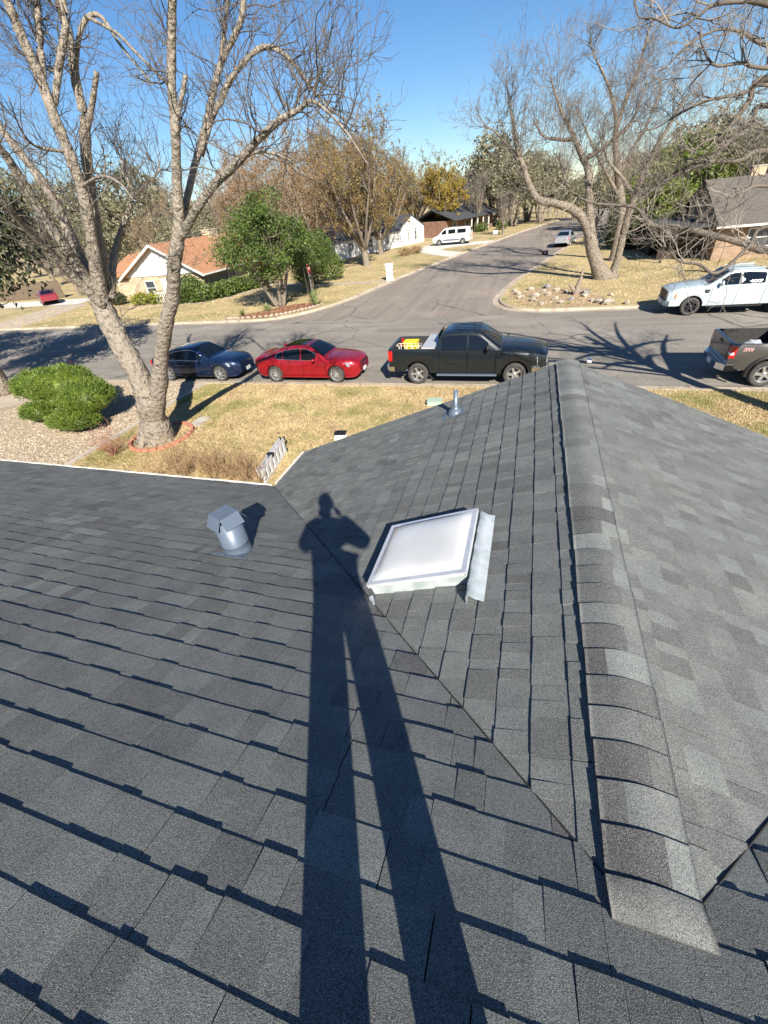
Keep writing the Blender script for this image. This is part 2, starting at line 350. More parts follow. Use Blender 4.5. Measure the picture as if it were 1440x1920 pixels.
# short dry turf on the lawns in view
MAT['blade'] = M('dry_grass_blade', (0.56, 0.45, 0.25), (0.40, 0.29, 0.15), scale=1.3, rough=0.9, layers=[((0.24, 0.24, 0.07), 0.5, 0.50, 0.66)], island=0.35)
def turf(name, n, sampler, h, w, label):
    mb = MB(); V = []; F = []
    for i in range(n):
        x, y = sampler(); a = rng.uniform(0, 6.28); l = h * rng.uniform(.4, 1.2); ww = w * rng.uniform(.6, 1.3)
        dx, dy = math.cos(a), math.sin(a); lx, ly = rng.uniform(-.7, .7) * l, rng.uniform(-.7, .7) * l
        b = len(V); V += [(x - dx * ww, y - dy * ww, ZL), (x + dx * ww, y + dy * ww, ZL), (x + lx, y + ly, ZL + l)]; F.append((b, b + 1, b + 2))
    mb.v = V; mb.f = F; mb.t = [None] * len(F); mb.smooth = [False] * len(F)
    o = mb.build(name, MAT['blade']); return tag(o, label, 'grass', kind='stuff')
def s_near():
    while True:
        x, y = rng.uniform(-13.5, 12.5), rng.uniform(5.2, 15.3)
        if (x < -3.9) or (y > 10.5): return x, y
turf('grass', 110000, s_near, 0.065, 0.008, 'short dormant tan turf with green patches on the lawn before the street')
def in_left(x, y):
    ex = np.interp(y, [p[1] for p in LEFT if p[0] > -22], [p[0] for p in LEFT if p[0] > -22]); return x < ex - .3
def s_far():
    while True:
        if rng.random() < .55:
            x, y = rng.uniform(-48, -8), 27.9 + abs(rng.normal(0, 14))
            if in_left(x, y) and not (-15.6 < x < -5 and 56 < y < 73): return x, y
        else:
            x, y = rng.uniform(-1, 18), 27.9 + abs(rng.normal(0, 12))
            ex = np.interp(y, [p[1] for p in RIGHT][::-1], [p[0] for p in RIGHT][::-1])
            if x > ex + .35: return x, y
turf('grass', 34000, s_far, 0.10, 0.016, 'longer dry yellow turf in the yards across the street')

# fallen leaves
MAT['litter'] = M('fallen_leaf', (0.26, 0.15, 0.07), (0.16, 0.09, 0.045), scale=3, rough=.9, island=.4)
lt = MB()
for i in range(5200):
    x, y = s_near() if i % 3 else (rng.normal(-12, 2.2), rng.normal(9.6, 1.8))
    if i % 11 == 0: x, y = rng.uniform(-16, 12), NEARK + .12 + abs(rng.normal(0, .18))
    a = rng.uniform(0, 6.28); l = rng.uniform(.02, .05); w = l * .4; z = (ZL + .02 + rng.random() * .035) if y < NEARK else .02
    c, q = math.cos(a), math.sin(a); lt.add([(x - l * c, y - l * q, z), (x - w * q, y + w * c, z + .008), (x + l * c, y + l * q, z + .004), (x + w * q, y - w * c, z + .01)], [(0, 1, 2, 3)])
tag(lt.build('leaf_litter', MAT['litter']), 'scattered brown fallen leaves on the lawn and in the gutter', 'leaves', kind='stuff')
# ================================================================== THE HOUSE UNDER THE CAMERA
SM, SW = 0.377, 0.39                    # roof slopes of the main roof and of the wing
ZM0 = CAM.z - 1.757                     # main roof height straight under the camera
RX, ZR, YG = 0.608, CAM.z - 1.9, 6.0    # wing ridge: x, height; gable end y
EY = 4.83; WXL = -3.665; WXR = 2 * RX - WXL; MXL, MXR = -12.6, 6.4; YR = -2.1
def zmain(y): return ZM0 - SM * y
def zwing(x): return ZR - SW * abs(x - RX)
def vly(y, side): return RX + side * (SM * y + ZR - ZM0) / SW     # x of the valley at y
Y0 = (ZM0 - ZR) / SM
def hit(px, py, which):
    d = RW @ _ray(px, py)
    if which == 'main': t = (ZM0 - CAM.z) / (d.z + SM * d.y)
    else: t = (ZR - CAM.z - SW * RX) / (d.z - SW * d.x)
    return CAM + d * t

house = thing('house', 'low brick house with a charcoal shingle roof seen from on top of it', 'house', (0, 0, 0))
wl_ = MB()
wl_.box((-3.3, -1.7, 1.22), (17.8, 12.0, 2.24)); wl_.box((RX, 4.6, 1.22), (7.4, 2.0, 2.24))
gz = 2.34
wl_.add([(RX - 3.7, 5.6, gz), (RX + 3.7, 5.6, gz), (RX, 5.6, gz + 3.7 * SW + .1), (RX - 3.7, 5.4, gz), (RX + 3.7, 5.4, gz), (RX, 5.4, gz + 3.7 * SW + .1)], [(0, 1, 2), (5, 4, 3), (0, 3, 4, 1), (1, 4, 5, 2), (2, 5, 3, 0)])
wl_.build('wall', MAT['brick_tan'], house)
def slab(quad, th):
    p = [Vector(q) for q in quad]; return [q - Vector((0, 0, th)) for q in p] + p
D = 0.008
main_roof = MB().hexa(slab([(MXL, YR, zmain(YR) - D), (MXR, YR, zmain(YR) - D), (MXR, EY - .02, zmain(EY - .02) - D), (MXL, EY - .02, zmain(EY - .02) - D)], .09)) \
    .hexa(slab([(MXL, YR - 6.9, zmain(YR) - D - SM * 6.9), (MXR, YR - 6.9, zmain(YR) - D - SM * 6.9), (MXR, YR - .001, zmain(YR) - D), (MXL, YR - .001, zmain(YR) - D)], .09)).build('main_roof', MAT['deck'], house)
wing_roof = MB().hexa(slab([(WXL + .02, Y0, zwing(WXL + .02) - D), (RX, Y0, ZR - D), (RX, YG - .015, ZR - D), (WXL + .02, YG - .015, zwing(WXL + .02) - D)], .09)) \
    .hexa(slab([(RX + .001, Y0, ZR - D), (WXR - .02, Y0, zwing(WXR - .02) - D), (WXR - .02, YG - .015, zwing(WXR - .02) - D), (RX + .001, YG - .015, ZR - D)], .09)).build('wing_roof', MAT['deck'], house)

def clip(poly, a, b, c):                # keep a*x + b*y <= c
    out = []
    for i in range(len(poly)):
        p, q = poly[i], poly[(i + 1) % len(poly)]
        dp, dq = a * p[0] + b * p[1] - c, a * q[0] + b * q[1] - c
        if dp <= 0: out.append(p)
        if (dp < 0 < dq) or (dq < 0 < dp):
            t = dp / (dp - dq); out.append((p[0] + (q[0] - p[0]) * t, p[1] + (q[1] - p[1]) * t))
    return out
sh = random.Random(11)
pieces = []                             # (importance, roof part, verts, faces, tint)
def piece(roof, poly, zf, offf, tint):
    n = len(poly)
    if n < 3: return
    area = abs(sum(poly[i][0] * poly[(i + 1) % n][1] - poly[(i + 1) % n][0] * poly[i][1] for i in range(n))) / 2
    if area < 2e-4: return
    cx = sum(p[0] for p in poly) / n; cy = sum(p[1] for p in poly) / n
    if sum(poly[i][0] * poly[(i + 1) % n][1] - poly[(i + 1) % n][0] * poly[i][1] for i in range(n)) < 0: poly = poly[::-1]
    vs = [(x, y, zf(x, y) + offf(x, y)) for x, y in poly] + [(x, y, zf(x, y) - .007) for x, y in poly]
    fs = [tuple(range(n))] + [(i, n + i, n + (i + 1) % n, (i + 1) % n) for i in range(n)]
    # seen size: area over distance squared, only if in front of the lens
    w = Vector((cx, cy, zf(cx, cy))) - CAM; q = RW.transposed() @ w
    imp = 0.0
    if q.z > .1:
        u, v = CX + FPX * q.x / q.z, CY + FPX * q.y / q.z
        if -30 < u < 1470 and 0 < v < 1950: imp = area / w.length_squared
    pieces.append((imp, roof, vs, fs, tint))
def widths(a, b, small=False):
    """tab edges along one course; every metre or so a shingle joint with an open gap"""
    u = a - sh.uniform(0, .9); out = []; run = 0; hi = sh.random() < .5
    while u < b:
        w = (sh.choice((.065, .085, .10, .12, .15, .18)) if small else 0) or sh.choice((.09, .11, .13, .15, .18, .21, .25, .31)) + sh.uniform(-.015, .015)
        run += w; joint = run > .95
        if joint: run = 0
        hi = not hi if sh.random() < .8 else hi
        out.append((u, u + w - (.005 if joint else (.0025 if sh.random() < .3 else .0002)), hi)); u += w
    return out
def tintv(hi, k=1.0):
    t = sh.gauss(0.38, .125 * k) if hi else sh.gauss(0.53, .13 * k)
    return min(1, max(0.0, t))
DM, DW = 0.1689, 0.162
# main roof: courses run along x, butts face the street
k = 0
while EY - k * DM > YR:
    yb = EY - k * DM; yt = yb - DM * 1.10; ph = sh.uniform(0, 6); wav = sh.uniform(.002, .006)
    for x0, x1, hi in widths(MXL, MXR):
        jy = sh.uniform(-.0025, .0025) + wav * math.sin(x0 * 1.7 + ph); th = (.0130 if hi else .0070) + sh.uniform(-.001, .0014)
        ja, jb = sh.uniform(-.0015, .0015), sh.uniform(-.0015, .0015)
        x0 = max(x0, MXL); x1 = min(x1, MXR)
        if x1 - x0 < .005: continue
        yq0, yq1 = yb + jy + ja, yb + jy + jb
        if k == 0: yq0 = yq1 = yb
        poly = [(x0, yt), (x1, yt), (x1, yq1), (x0, yq0)]
        if yb > Y0 + .07:
            if (x0 + x1) / 2 < RX and (x0 + x1) / 2 < vly(yb - DM / 2, -1) + .25: poly = clip(poly, 1, SM / SW, RX - (ZR - ZM0) / SW + .004)
            elif (x0 + x1) / 2 >= RX and (x0 + x1) / 2 > vly(yb - DM / 2, 1) - .25: poly = clip(poly, -1, SM / SW, -RX - (ZR - ZM0) / SW + .004)
            else: continue
        piece('main', poly, lambda x, y: zmain(y), lambda x, y, yb=yb, th=th: .0008 + th * max(0, min(1, 1 - (yb - y) / (DM * 1.1))), tintv(hi))
    k += 1
# wing: courses run along y, butts face the eaves
for side in (-1, 1):
    k = 0; ex = WXL if side < 0 else WXR
    while True:
        xb = ex - side * k * DW
        if (xb - RX) * side < .03: break
        xt = xb - side * DW * 1.1
        if (xt - RX) * side < .07: xt = RX + side * .07
        if (xb - xt) * side < .03: break
        ph = sh.uniform(0, 6); wav = sh.uniform(.001, .004)
        for y0, y1, hi in widths(Y0 - .2, YG, True):
            th = (.0130 if hi else .0076) + sh.uniform(-.001, .0014); j = sh.uniform(-.0025, .0025) + wav * math.sin(y0 * 1.9 + ph); ja = sh.uniform(-.0015, .0015)
            y1 = min(y1, YG)
            if y1 - y0 < .005: continue
            if k == 0: j = ja = 0
            poly = [(xt, y0), (xb + j + ja, y0), (xb + j - ja, y1), (xt, y1)]
            poly = clip(poly, side, -SM / SW, side * RX + (ZR - ZM0) / SW + .004) if True else poly
            piece('wing', poly, lambda x, y: zwing(x), lambda x, y, xb=xb, th=th: .0008 + th * max(0, min(1, 1 - abs(xb - x) / (DW * 1.1))), tintv(hi, 1.0))
        k += 1
order = sorted(range(len(pieces)), key=lambda i: -pieces[i][0]); top = set(order[:300])
fields = {'main': MB(), 'wing': MB()}
for i, (imp, roof, vs, fs, tint) in enumerate(pieces):
    par = main_roof if roof == 'main' else wing_roof
    if i in top: MB().add(vs, fs, tint).build('shingle', MAT['shingle'], par)
    else: fields[roof].add(vs, fs, tint)
for r, par in (('main', main_roof), ('wing', wing_roof)):
    o = fields[r].build('shingle_courses', MAT['shingle'], par); o['kind'] = 'stuff'
# ridge caps along the wing, butts towards the gable
y = YG + .02; i = 0; caps = random.Random(5)
while y > Y0 + .09:
    ex_ = .152 + caps.uniform(-.006, .006); hw = .146 + caps.uniform(-.004, .004); mb = MB(); L = ex_ * 1.25; th = .014; nseg = 16; vs = []; ts = []
    def prof(s): return ZR - SW * (math.sqrt(s * s + .005) - .040) + .011
    sk = caps.uniform(-.006, .006)
    last = y - ex_ <= Y0 + .09
    if last: L = y - (Y0 + .03)
    for (yy, o) in ((y, th), (y - L, .002)):
        for j in range(nseg + 1):
            s = -hw + 2 * hw * j / nseg
            edge = y if True else y
            vs.append((RX + s, yy + sk * s * 3, zmain(yy) + .024 - .03 * s * s if last and yy < y else prof(s) + o))
        for j in range(nseg + 1):
            s = -hw + 2 * hw * j / nseg; vs.append((RX + s, yy + sk * s * 3, zmain(yy) + .008 if last and yy < y else prof(s) + o - .030))
    n = nseg + 1; a, b, c, d = 0, n, 2 * n, 3 * n; e2 = 4 * n; vs += vs[:n]
    cut = caps.randint(5, 12); ta, tb = min(1, max(0, caps.gauss(.34, .22))), min(1, max(0, caps.gauss(.5, .22)))
    if caps.random() < .45: tb = ta
    for j in range(nseg):
        t = ta if j < cut else tb
        mb.add([], [], None)
        mb.f += [(c + j, c + j + 1, a + j + 1, a + j), (e2 + j, e2 + j + 1, b + j + 1, b + j)]; mb.t += [t, t]; mb.smooth += [True, False]
    mb.v = vs
    mb.f += [(a, c, d, b), (a + nseg, b + nseg, d + nseg, c + nseg)]; mb.t += [ta, tb]; mb.smooth += [False, False]
    if last:
        for j in range(nseg): mb.f.append((c + j, d + j, d + j + 1, c + j + 1)); mb.t.append(ta); mb.smooth.append(False)
    mb.build('ridge_cap', MAT['shingle'], wing_roof)
    y -= ex_; i += 1
for side in (-1, 1):       # the cut edge of the shingles down each valley
    vp_ = [(vly(q, side), q, zmain(q) + .011 + .002 * math.sin(q * 7)) for q in np.linspace(Y0 + .10, EY - .02, 40)]
    MB().tube(vp_, .0040, 5).build('valley_seam', MAT['deck'], wing_roof)
# main ridge caps behind the camera, joined
rc = MB()
for i in range(120):
    x = MXL + i * .152; rc.add([(x, YR - .16, zmain(YR) - .055), (x, YR, zmain(YR) + .016), (x, YR + .16, zmain(YR + .16) + .014), (x + .19, YR - .16, zmain(YR) - .065), (x + .19, YR, zmain(YR) + .004), (x + .19, YR + .16, zmain(YR + .16) + .003)], [(0, 1, 4, 3), (1, 2, 5, 4)], .4)
rc.build('ridge_cap_row', MAT['shingle'], main_roof)['kind'] = 'stuff'
# fascia and gutters
def gutter(p, q, out):
    p, q, out = Vector(p), Vector(q), Vector(out); mb = MB(); L = (q - p); c = (p + q) / 2; rz = math.atan2(L.y, L.x)
    for d, z, w, h in ((.012, -.05, .012, .10), (.080, -.05, .010, .10), (.046, -.10, .078, .012)):
        mb.box(c + out * d + Vector((0, 0, z)), (L.length, w, h), rz)
    mb.box(c + out * .084 + Vector((0, 0, .004)), (L.length, .016, .012), rz)
    return mb
ze = zmain(EY); zw = zwing(WXL)
gutter((MXL, EY - .03, ze - .012), (WXL - .1, EY - .03, ze - .012), (0, 1, 0)).build('gutter', MAT['white_trim'], house)
gutter((WXL + .03, EY + .09, zw - .012), (WXL + .03, YG, zw - .012), (-1, 0, 0)).build('gutter', MAT['white_trim'], house)
fa = MB(); fa.box((-3.3, EY - .06, ze - .14), (18.4, .03, .19)); fa.box((WXL + .05, (EY + YG) / 2, zw - .14), (.03, YG - EY, .19))
for s in (-1, 1):
    xe = WXL if s < 0 else WXR
    fa.hexa([(xe, YG - .045, zwing(xe) - .2), (RX, YG - .045, ZR - .2), (RX, YG - .018, ZR - .2), (xe, YG - .018, zwing(xe) - .2), (xe, YG - .045, zwing(xe) - .02), (RX, YG - .045, ZR - .02), (RX, YG - .018, ZR - .02), (xe, YG - .018, zwing(xe) - .02)])
fa.build('fascia', MAT['white_trim'], house)
dn = MB(); dn.tube([(WXL - .02, EY + .12, zw - .1), (WXL + .25, EY - .2, zw - .35), (WXL + .25, EY - .2, .15)], .035, 6); dn.build('downspout', MAT['white_trim'], house)

# ---- skylight on the wing
th_ = math.atan(SW); up = Vector((math.cos(th_), 0, math.sin(th_))); nrm = Vector((-math.sin(th_), 0, math.cos(th_)))
def on_wing(x, y, rot=0.0):
    m = Matrix(((up.x, 0, nrm.x, x), (0, 1, 0, y), (up.z, 0, nrm.z, zwing(x)), (0, 0, 0, 1)))
    return m @ Matrix.Rotation(rot, 4, 'Z')
MAT['acrylic'] = M('white_acrylic', (0.64, 0.65, 0.65), (0.55, 0.56, 0.56), scale=2.5, rough=0.15, coat=0.4, spec=0.5)
sk = thing('skylight', 'square white domed skylight in a silver frame with loose bent flashing', 'skylight')
sk.matrix_world = on_wing(-.548, 2.40)
W_, H_ = .79, .72
cu = MB()
for (cx, cy, dx, dy) in ((-W_ / 2 + .02, 0, .04, H_), (W_ / 2 - .02, 0, .04, H_), (0, -H_ / 2 + .02, W_ - .08, .04), (0, H_ / 2 - .02, W_ - .08, .04)): cu.box((cx, cy, .05), (dx, dy, .115))
cu.build('curb', MAT['galv'], sk)
fr = MB()
for (cx, cy, dx, dy) in ((-W_ / 2 + .012, 0, .055, H_ + .03), (W_ / 2 - .012, 0, .055, H_ + .03), (0, -H_ / 2 + .012, W_ - .078, .055), (0, H_ / 2 - .012, W_ - .078, .055)):
    fr.box((cx, cy, .121), (dx, dy, .022))
    fr.box((cx * 1.045, cy * 1.045, .105), (dx * .3 if dx < dy else dx + .09, dy * .3 if dy < dx else dy, .018))
fr.build('frame', MAT['alu'], sk)
n = 18; vs = []; fs = []
for i in range(n + 1):
    for j in range(n + 1):
        a, b = -1 + 2 * i / n, -1 + 2 * j / n
        e = (1 - abs(a) ** 4.0) * (1 - abs(b) ** 4.0)
        vs.append((a * (W_ / 2 - .022), b * (H_ / 2 - .022), .133 + .045 * max(e, 0) ** .55))
for i in range(n):
    for j in range(n): fs.append((i * (n + 1) + j, (i + 1) * (n + 1) + j, (i + 1) * (n + 1) + j + 1, i * (n + 1) + j + 1))
MB().add(vs, fs, smooth=True).build('dome', MAT['acrylic'], sk)
fl = MB(); vs = []; m_ = 14
for i in range(m_ + 1):
    y = -.56 + .93 * i / m_; w = .008 * math.sin(i * 2.1)
    vs += [(.402, y, .015), (.412 + w, y, .075 + w), (.44 + w, y, .098), (.475, y, .055 + w), (.525, y, .026)]
fs = [(i * 5 + j, i * 5 + j + 1, (i + 1) * 5 + j + 1, (i + 1) * 5 + j) for i in range(m_) for j in range(4)]
fl.add(vs, fs, smooth=True).build('flashing', MAT['galv'], sk)
MB().box((-.40, -.43, .012), (.035, .12, .006), rz=.5).box((-.44, -.49, .007), (.03, .09, .006), rz=.9).build('flashing_tab', MAT['galv'], sk)

# ---- vent with a folded square hood on the main roof
p = hit(447, 1031, 'main')
vt = thing('roof_vent', 'squat grey round roof vent with a folded square hood', 'roof vent', p)
MB().box((0, -.02, .012), (.36, .33, .006), rx=-math.atan(SM)).build('flashing_plate', MAT['vent_grey'], vt)
pf = [(.137, -.06), (.137, .03), (.133, .05), (.131, .115), (.137, .122), (.137, .135), (.131, .142), (.128, .42), (.12, .42)]
MB().lathe(pf, n=32).build('cylinder', MAT['vent_grey'], vt)
hd = MB(); t4 = .098; zt, zb, o4 = .485, .375, .160; a45 = rad(-23)
R4 = Matrix.Rotation(a45, 3, 'Z')
def q4(x, y, z): return R4 @ Vector((x, y, z))
def panel(pts, th=.004):
    pts = [Vector(p) for p in pts]; nn = (pts[1] - pts[0]).cross(pts[2] - pts[0]).normalized() * th; k = len(pts)
    hd.add(pts + [p - nn for p in pts], [tuple(range(k)), tuple(range(2 * k - 1, k - 1, -1))] + [(i, k + i, k + (i + 1) % k, (i + 1) % k) for i in range(k)])
panel([q4(-t4, -t4, zt), q4(t4, -t4, zt), q4(t4, t4, zt), q4(-t4, t4, zt)])
for s in range(4):
    c_, s_ = math.cos(s * math.pi / 2), math.sin(s * math.pi / 2)
    f = lambda x, y, z: q4(c_ * x - s_ * y, s_ * x + c_ * y, z)
    panel([f(t4, -t4, zt), f(o4, -t4 * 1.02, zb), f(o4, t4 * 1.02, zb), f(t4, t4, zt)])
hd.build('hood', MAT['vent_grey'], vt)
MB().lathe([(.10, .40), (.10, .48)], n=20).build('inner_collar', MAT['black'], vt)

# ---- plumbing pipe with its boot on the wing
p = hit(854, 775, 'wing')
vp = thing('vent_pipe', 'thin grey plumbing pipe standing in a cone boot near the gable edge', 'vent pipe', p)
MB().lathe([(.032, -.05), (.032, .33), (.026, .33), (.026, .25)], n=16).build('pipe', MAT['vent_grey'], vp)
MB().lathe([(.105, -.05), (.10, .02), (.08, .055), (.05, .075), (.042, .08), (.041, .10), (.034, .103)], n=24).build('boot', MAT['vent_grey'], vp)
pl = MB().box((-.03, 0, .008), (.30, .26, .006)); o = pl.build('flashing_plate', MAT['vent_grey'], vp); o.rotation_euler = (0, -th_, 0)
# ================================================================== VEHICLES
def paint(name, c, flake=None, rough=0.25, metal=0.35):
    m, nt, b = nodes(name)
    cur = mix(nt, noise_fac(nt, 3.0, 3, 0.3, 0.7), c, flake or tuple(min(1, v * 1.25 + .002) for v in c))
    nt.links.new(cur, b.inputs['Base Color']); b.inputs['Metallic'].default_value = metal; b.inputs['Roughness'].default_value = rough + .12
    b.inputs['Coat Weight'].default_value = 0.9; b.inputs['Coat Roughness'].default_value = 0.05
    f = noise_fac(nt, 5, 4, 0.3, 0.75); mr = nt.nodes.new('ShaderNodeMapRange'); mr.inputs['To Min'].default_value = .03; mr.inputs['To Max'].default_value = .16
    nt.links.new(f, mr.inputs['Value']); nt.links.new(mr.outputs['Result'], b.inputs['Coat Roughness'])
    return m
def sm(pts, x, w=.07): return (pw(pts, x - w) + 2 * pw(pts, x) + pw(pts, x + w)) / 4

_wheel_cache = {}
def wheel_meshes(R, tw, rr, spokes, rimmat, key):
    if key in _wheel_cache: return _wheel_cache[key]
    h = tw / 2
    ty = MB().lathe([(rr * .98, -h * .80), (rr * 1.03, -h * .92), (R * .90, -h), (R * .975, -h * .86), (R, -h * .55), (R, h * .55), (R * .975, h * .86), (R * .90, h), (rr * 1.03, h * .92), (rr * .98, h * .80)], axis='Y', n=36).mesh('wheel', MAT['rubber'])
    mb = MB()
    mb.lathe([(rr * .99, -h * .80), (rr * .99, h * .86), (rr * .93, h * .88), (rr * .90, h * .78), (rr * .88, h * .2)], axis='Y', n=36)
    bk = MB().lathe([(rr * .89, h * .22), (.02, h * .22), (0, h * .22)], axis='Y', n=24).mesh('brake', MAT['black'])
    for i in range(spokes):
        a = 2 * math.pi * i / spokes; ca, sa = math.cos(a), math.sin(a); w0, w1 = (rr * .20, rr * .17) if spokes <= 6 else (rr * .10, rr * .075)
        P = []
        for (r, w, y0, y1) in ((rr * .12, w0, h * .30, h * .74), (rr * .90, w1, h * .45, h * .80)):
            for (s, yy) in ((-1, y0), (1, y0), (1, y1), (-1, y1)):
                ww = w * (.8 if yy == y1 else 1); P.append((r * ca - s * ww * sa, yy, r * sa + s * ww * ca))
        mb.hexa(P)
    mb.lathe([(rr * .24, h * .35), (rr * .24, h * .74), (rr * .16, h * .84), (0, h * .86)], axis='Y', n=18)
    rm = mb.mesh('rim', rimmat, angle=30)
    _wheel_cache[key] = (ty, rm, bk); return _wheel_cache[key]
def add_wheels(t, axles, yw, R, tw, rr, spokes, rimmat, key):
    ty, rm, bk = wheel_meshes(R, tw, rr, spokes, rimmat, key)
    for x in axles:
        for s in (-1, 1):
            w = link('wheel', ty, t); w.location = (x, s * (yw - tw / 2), R); w.rotation_euler = (0, 0, 0 if s > 0 else math.pi)
            w.rotation_euler.y = random.uniform(0, 1) * 0
            link('rim', rm, w); link('brake_disc', bk, w)

def vehicle(spec):
    """spec: side-view and plan curves; builds body panels, doors, glass, roof, lamps, wheels as parts. x forward, y left."""
    S = spec; t = thing(S['name'], S['label'], S['cat'], S['loc'], S['rz'], S.get('group')); pm = S['paint']
    x0, x1 = S['x']; Ra = S['arch']; R = S['R']; ax = S['axles']
    st = set(np.round(np.arange(x0, x1 + .001, .085), 4))
    for a in ax:
        for th in np.linspace(0, math.pi, 17): st.add(round(a + Ra * math.cos(th), 4))
    gaps = S.get('gaps', [])
    for g in gaps: st.update((round(g - .010, 4), round(g + .010, 4)))
    bed = S.get('bed')
    if bed: st.update((bed[0], bed[0] + .003, bed[1] - .003, bed[1]))
    for v in S.get('extra', ()): st.add(v)
    st.update((x0, x1)); st = sorted(v for v in st if x0 <= v <= x1)
    xs = [st[0]]
    for v in st[1:]:
        if v - xs[-1] > .0025: xs.append(v)
    def sec(x):
        w = sm(S['w'], x); zb = pw(S['sill'], x); zs = sm(S['shoulder'], x); zt = sm(S['top'], x)
        for a in ax:
            d = x - a
            if abs(d) < Ra: zb = max(zb, R + math.sqrt(max(Ra * Ra - d * d, 0)) * .98 + S.get('archlift', 0))
        tum = S.get('tumble', (.955, .992, 1.0, .992, .945)); zz = [zb, lerp(zb, zs, .12), lerp(zb, zs, .5), lerp(zb, zs, .84), zs]
        p = [(w * tum[i], zz[i]) for i in range(5)]
        if bed and bed[0] + .001 < x < bed[1] - .001: p += [(w * .93, zs + .012), (w - .13, zs + .010), (w - .15, bed[2]), (0, bed[2])]
        elif bed and x < bed[1] - .001: p += [(w * .93, zs + .012), (w - .13, zs + .014), (w * .4, zs + .014), (0, zs + .014)]
        else:
            p += [(w * .885, lerp(zs, zt, .55)), (w * .74, lerp(zs, zt, .93)), (w * .40, zt + S.get('crown', .012)), (0, zt + S.get('crown', .012) * 1.6)]
        return p
    secs = [sec(x) for x in xs]; n = 9
    doors = S.get('doors', [])                    # (x0, x1) of each side door
    hood = S.get('hood')
    body = MB(); dm = {}; hm = MB(); bm_ = MB()
    def V(i, j, s): y, z = secs[i][j]; return (xs[i], s * y, z)
    for s in (-1, 1):
        for i in range(len(xs) - 1):
            xm = (xs[i] + xs[i + 1]) / 2
            for j in range(n - 1):
                if j < 4 and any(abs(xm - g) < .0095 for g in gaps): continue
                if hood and j >= 5 and abs(xm - hood[0]) < .006: continue
                q = [V(i, j, s), V(i + 1, j, s), V(i + 1, j + 1, s), V(i, j + 1, s)]
                if s > 0: q = q[::-1]
                tgt = body
                if j < 4:
                    for d in doors:
                        if d[0] < xm < d[1]: tgt = dm.setdefault((d, s), MB())
                if hood and j >= 5 and hood[0] < xm < hood[1]: tgt = hm
                if bed and j >= 6 and bed[0] < xm < bed[1]: tgt = bm_
                b = len(tgt.v); tgt.v += q; tgt.f.append((b, b + 1, b + 2, b + 3)); tgt.t.append(None); tgt.smooth.append(True)
    for e, i in ((0, 0), (1, len(xs) - 1)):
        loop = [V(i, j, 1) for j in range(n)] + [V(i, j, -1) for j in range(n - 2, -1, -1)]
        body.add(loop, [tuple(range(len(loop))) if e == 0 else tuple(range(len(loop)))[::-1]])
    def fin(mb, name, mat, par, ang=32):
        me = mb.mesh(name, mat); import bmesh
        b = bmesh.new(); b.from_mesh(me); bmesh.ops.remove_doubles(b, verts=b.verts, dist=.0008); bmesh.ops.recalc_face_normals(b, faces=b.faces) if False else None
        b.to_mesh(me); b.free(); me.set_sharp_from_angle(angle=rad(ang)); return link(name, me, par)
    fin(body, 'body', pm, t)
    if hm.f: fin(hm, 'hood', pm, t)
    if bm_.f: fin(bm_, 'bed_liner', MAT['bedliner'], t)
    core = MB()
    zc0 = S.get('zcore', .24)
    core.box(((x0 + x1) / 2, 0, zc0 + .17), (x1 - x0 - .9, 2 * (pw(S['w'], 0) - .30), .36))
    if bed is None or True:
        lo = max(max(ax[1] + Ra, x0 + .3), x0 + .3); hi = min(ax[0] - Ra, x1 - .3)
        core.box(((lo + hi) / 2, 0, lerp(zc0, pw(S['shoulder'], 0), .5) - .02), (hi - lo - .02, 2 * pw(S['w'], 0) * .93, pw(S['shoulder'], 0) - zc0 - .14))
    if bed: core = MB().box(((bed[1] + x1) / 2 - .05, 0, .62), (x1 - bed[1] - .35, 2 * (pw(S['w'], 0) - .32), .60)).box(((lo + hi) / 2 + .35, 0, .66), (hi - lo - .72, 2 * pw(S['w'], 0) * .93, .60)).box((bed[0] + .7, 0, .62), (1.5, 1.0, .2))
    core.build('shade_core', MAT['void'], t)  # black boxes inside the body stand for shade in gaps and wheel arches
    # cabin
    A, B, C, Dd = S['cab']; yr = S['roofw']; ang = S.get('cabang', 30)
    ztop = lambda x: pw(S['roofline'], x)
    xa, xd = A[0], Dd[0]
    cx = sorted(set([round(v, 4) for v in np.arange(xd, xa + .001, .06)] + [A[0], B[0], C[0], Dd[0]] + [p[0] for p in S['roofline']]))
    zbelt = lambda x: sm(S['shoulder'], x) - .004
    Hm = max(p[1] for p in S['roofline'])
    def ybelt(x): return sm(S['w'], x) * S.get('beltk', .925)
    def yrail(x):
        h = max(0, min(1, (ztop(x) - zbelt(x)) / (Hm - zbelt(x)))); return lerp(ybelt(x), yr, h ** .9)
    def yside(x, z):
        zr_ = max(ztop(x) - .06, zbelt(x) + .01); k = max(0, min(1, (z - zbelt(x)) / (zr_ - zbelt(x)))); return lerp(ybelt(x), yrail(x), k ** 1.15)
    cab = MB(); csec = []
    for x in cx:
        zt = ztop(x); zb = min(zbelt(x), zt - .004); zr_ = max(zt - .06, zb + .002); y_ = yrail(x)
        csec.append([(ybelt(x), zb - .05), (ybelt(x), zb), (yside(x, lerp(zb, zr_, .5)), lerp(zb, zr_, .5)), (y_, zr_), (y_ - .035, lerp(zr_, zt, .62)), (y_ - .11, zt - .004 if zt - zb > .05 else zt), (y_ * .5, zt + .012), (0, zt + .018)])
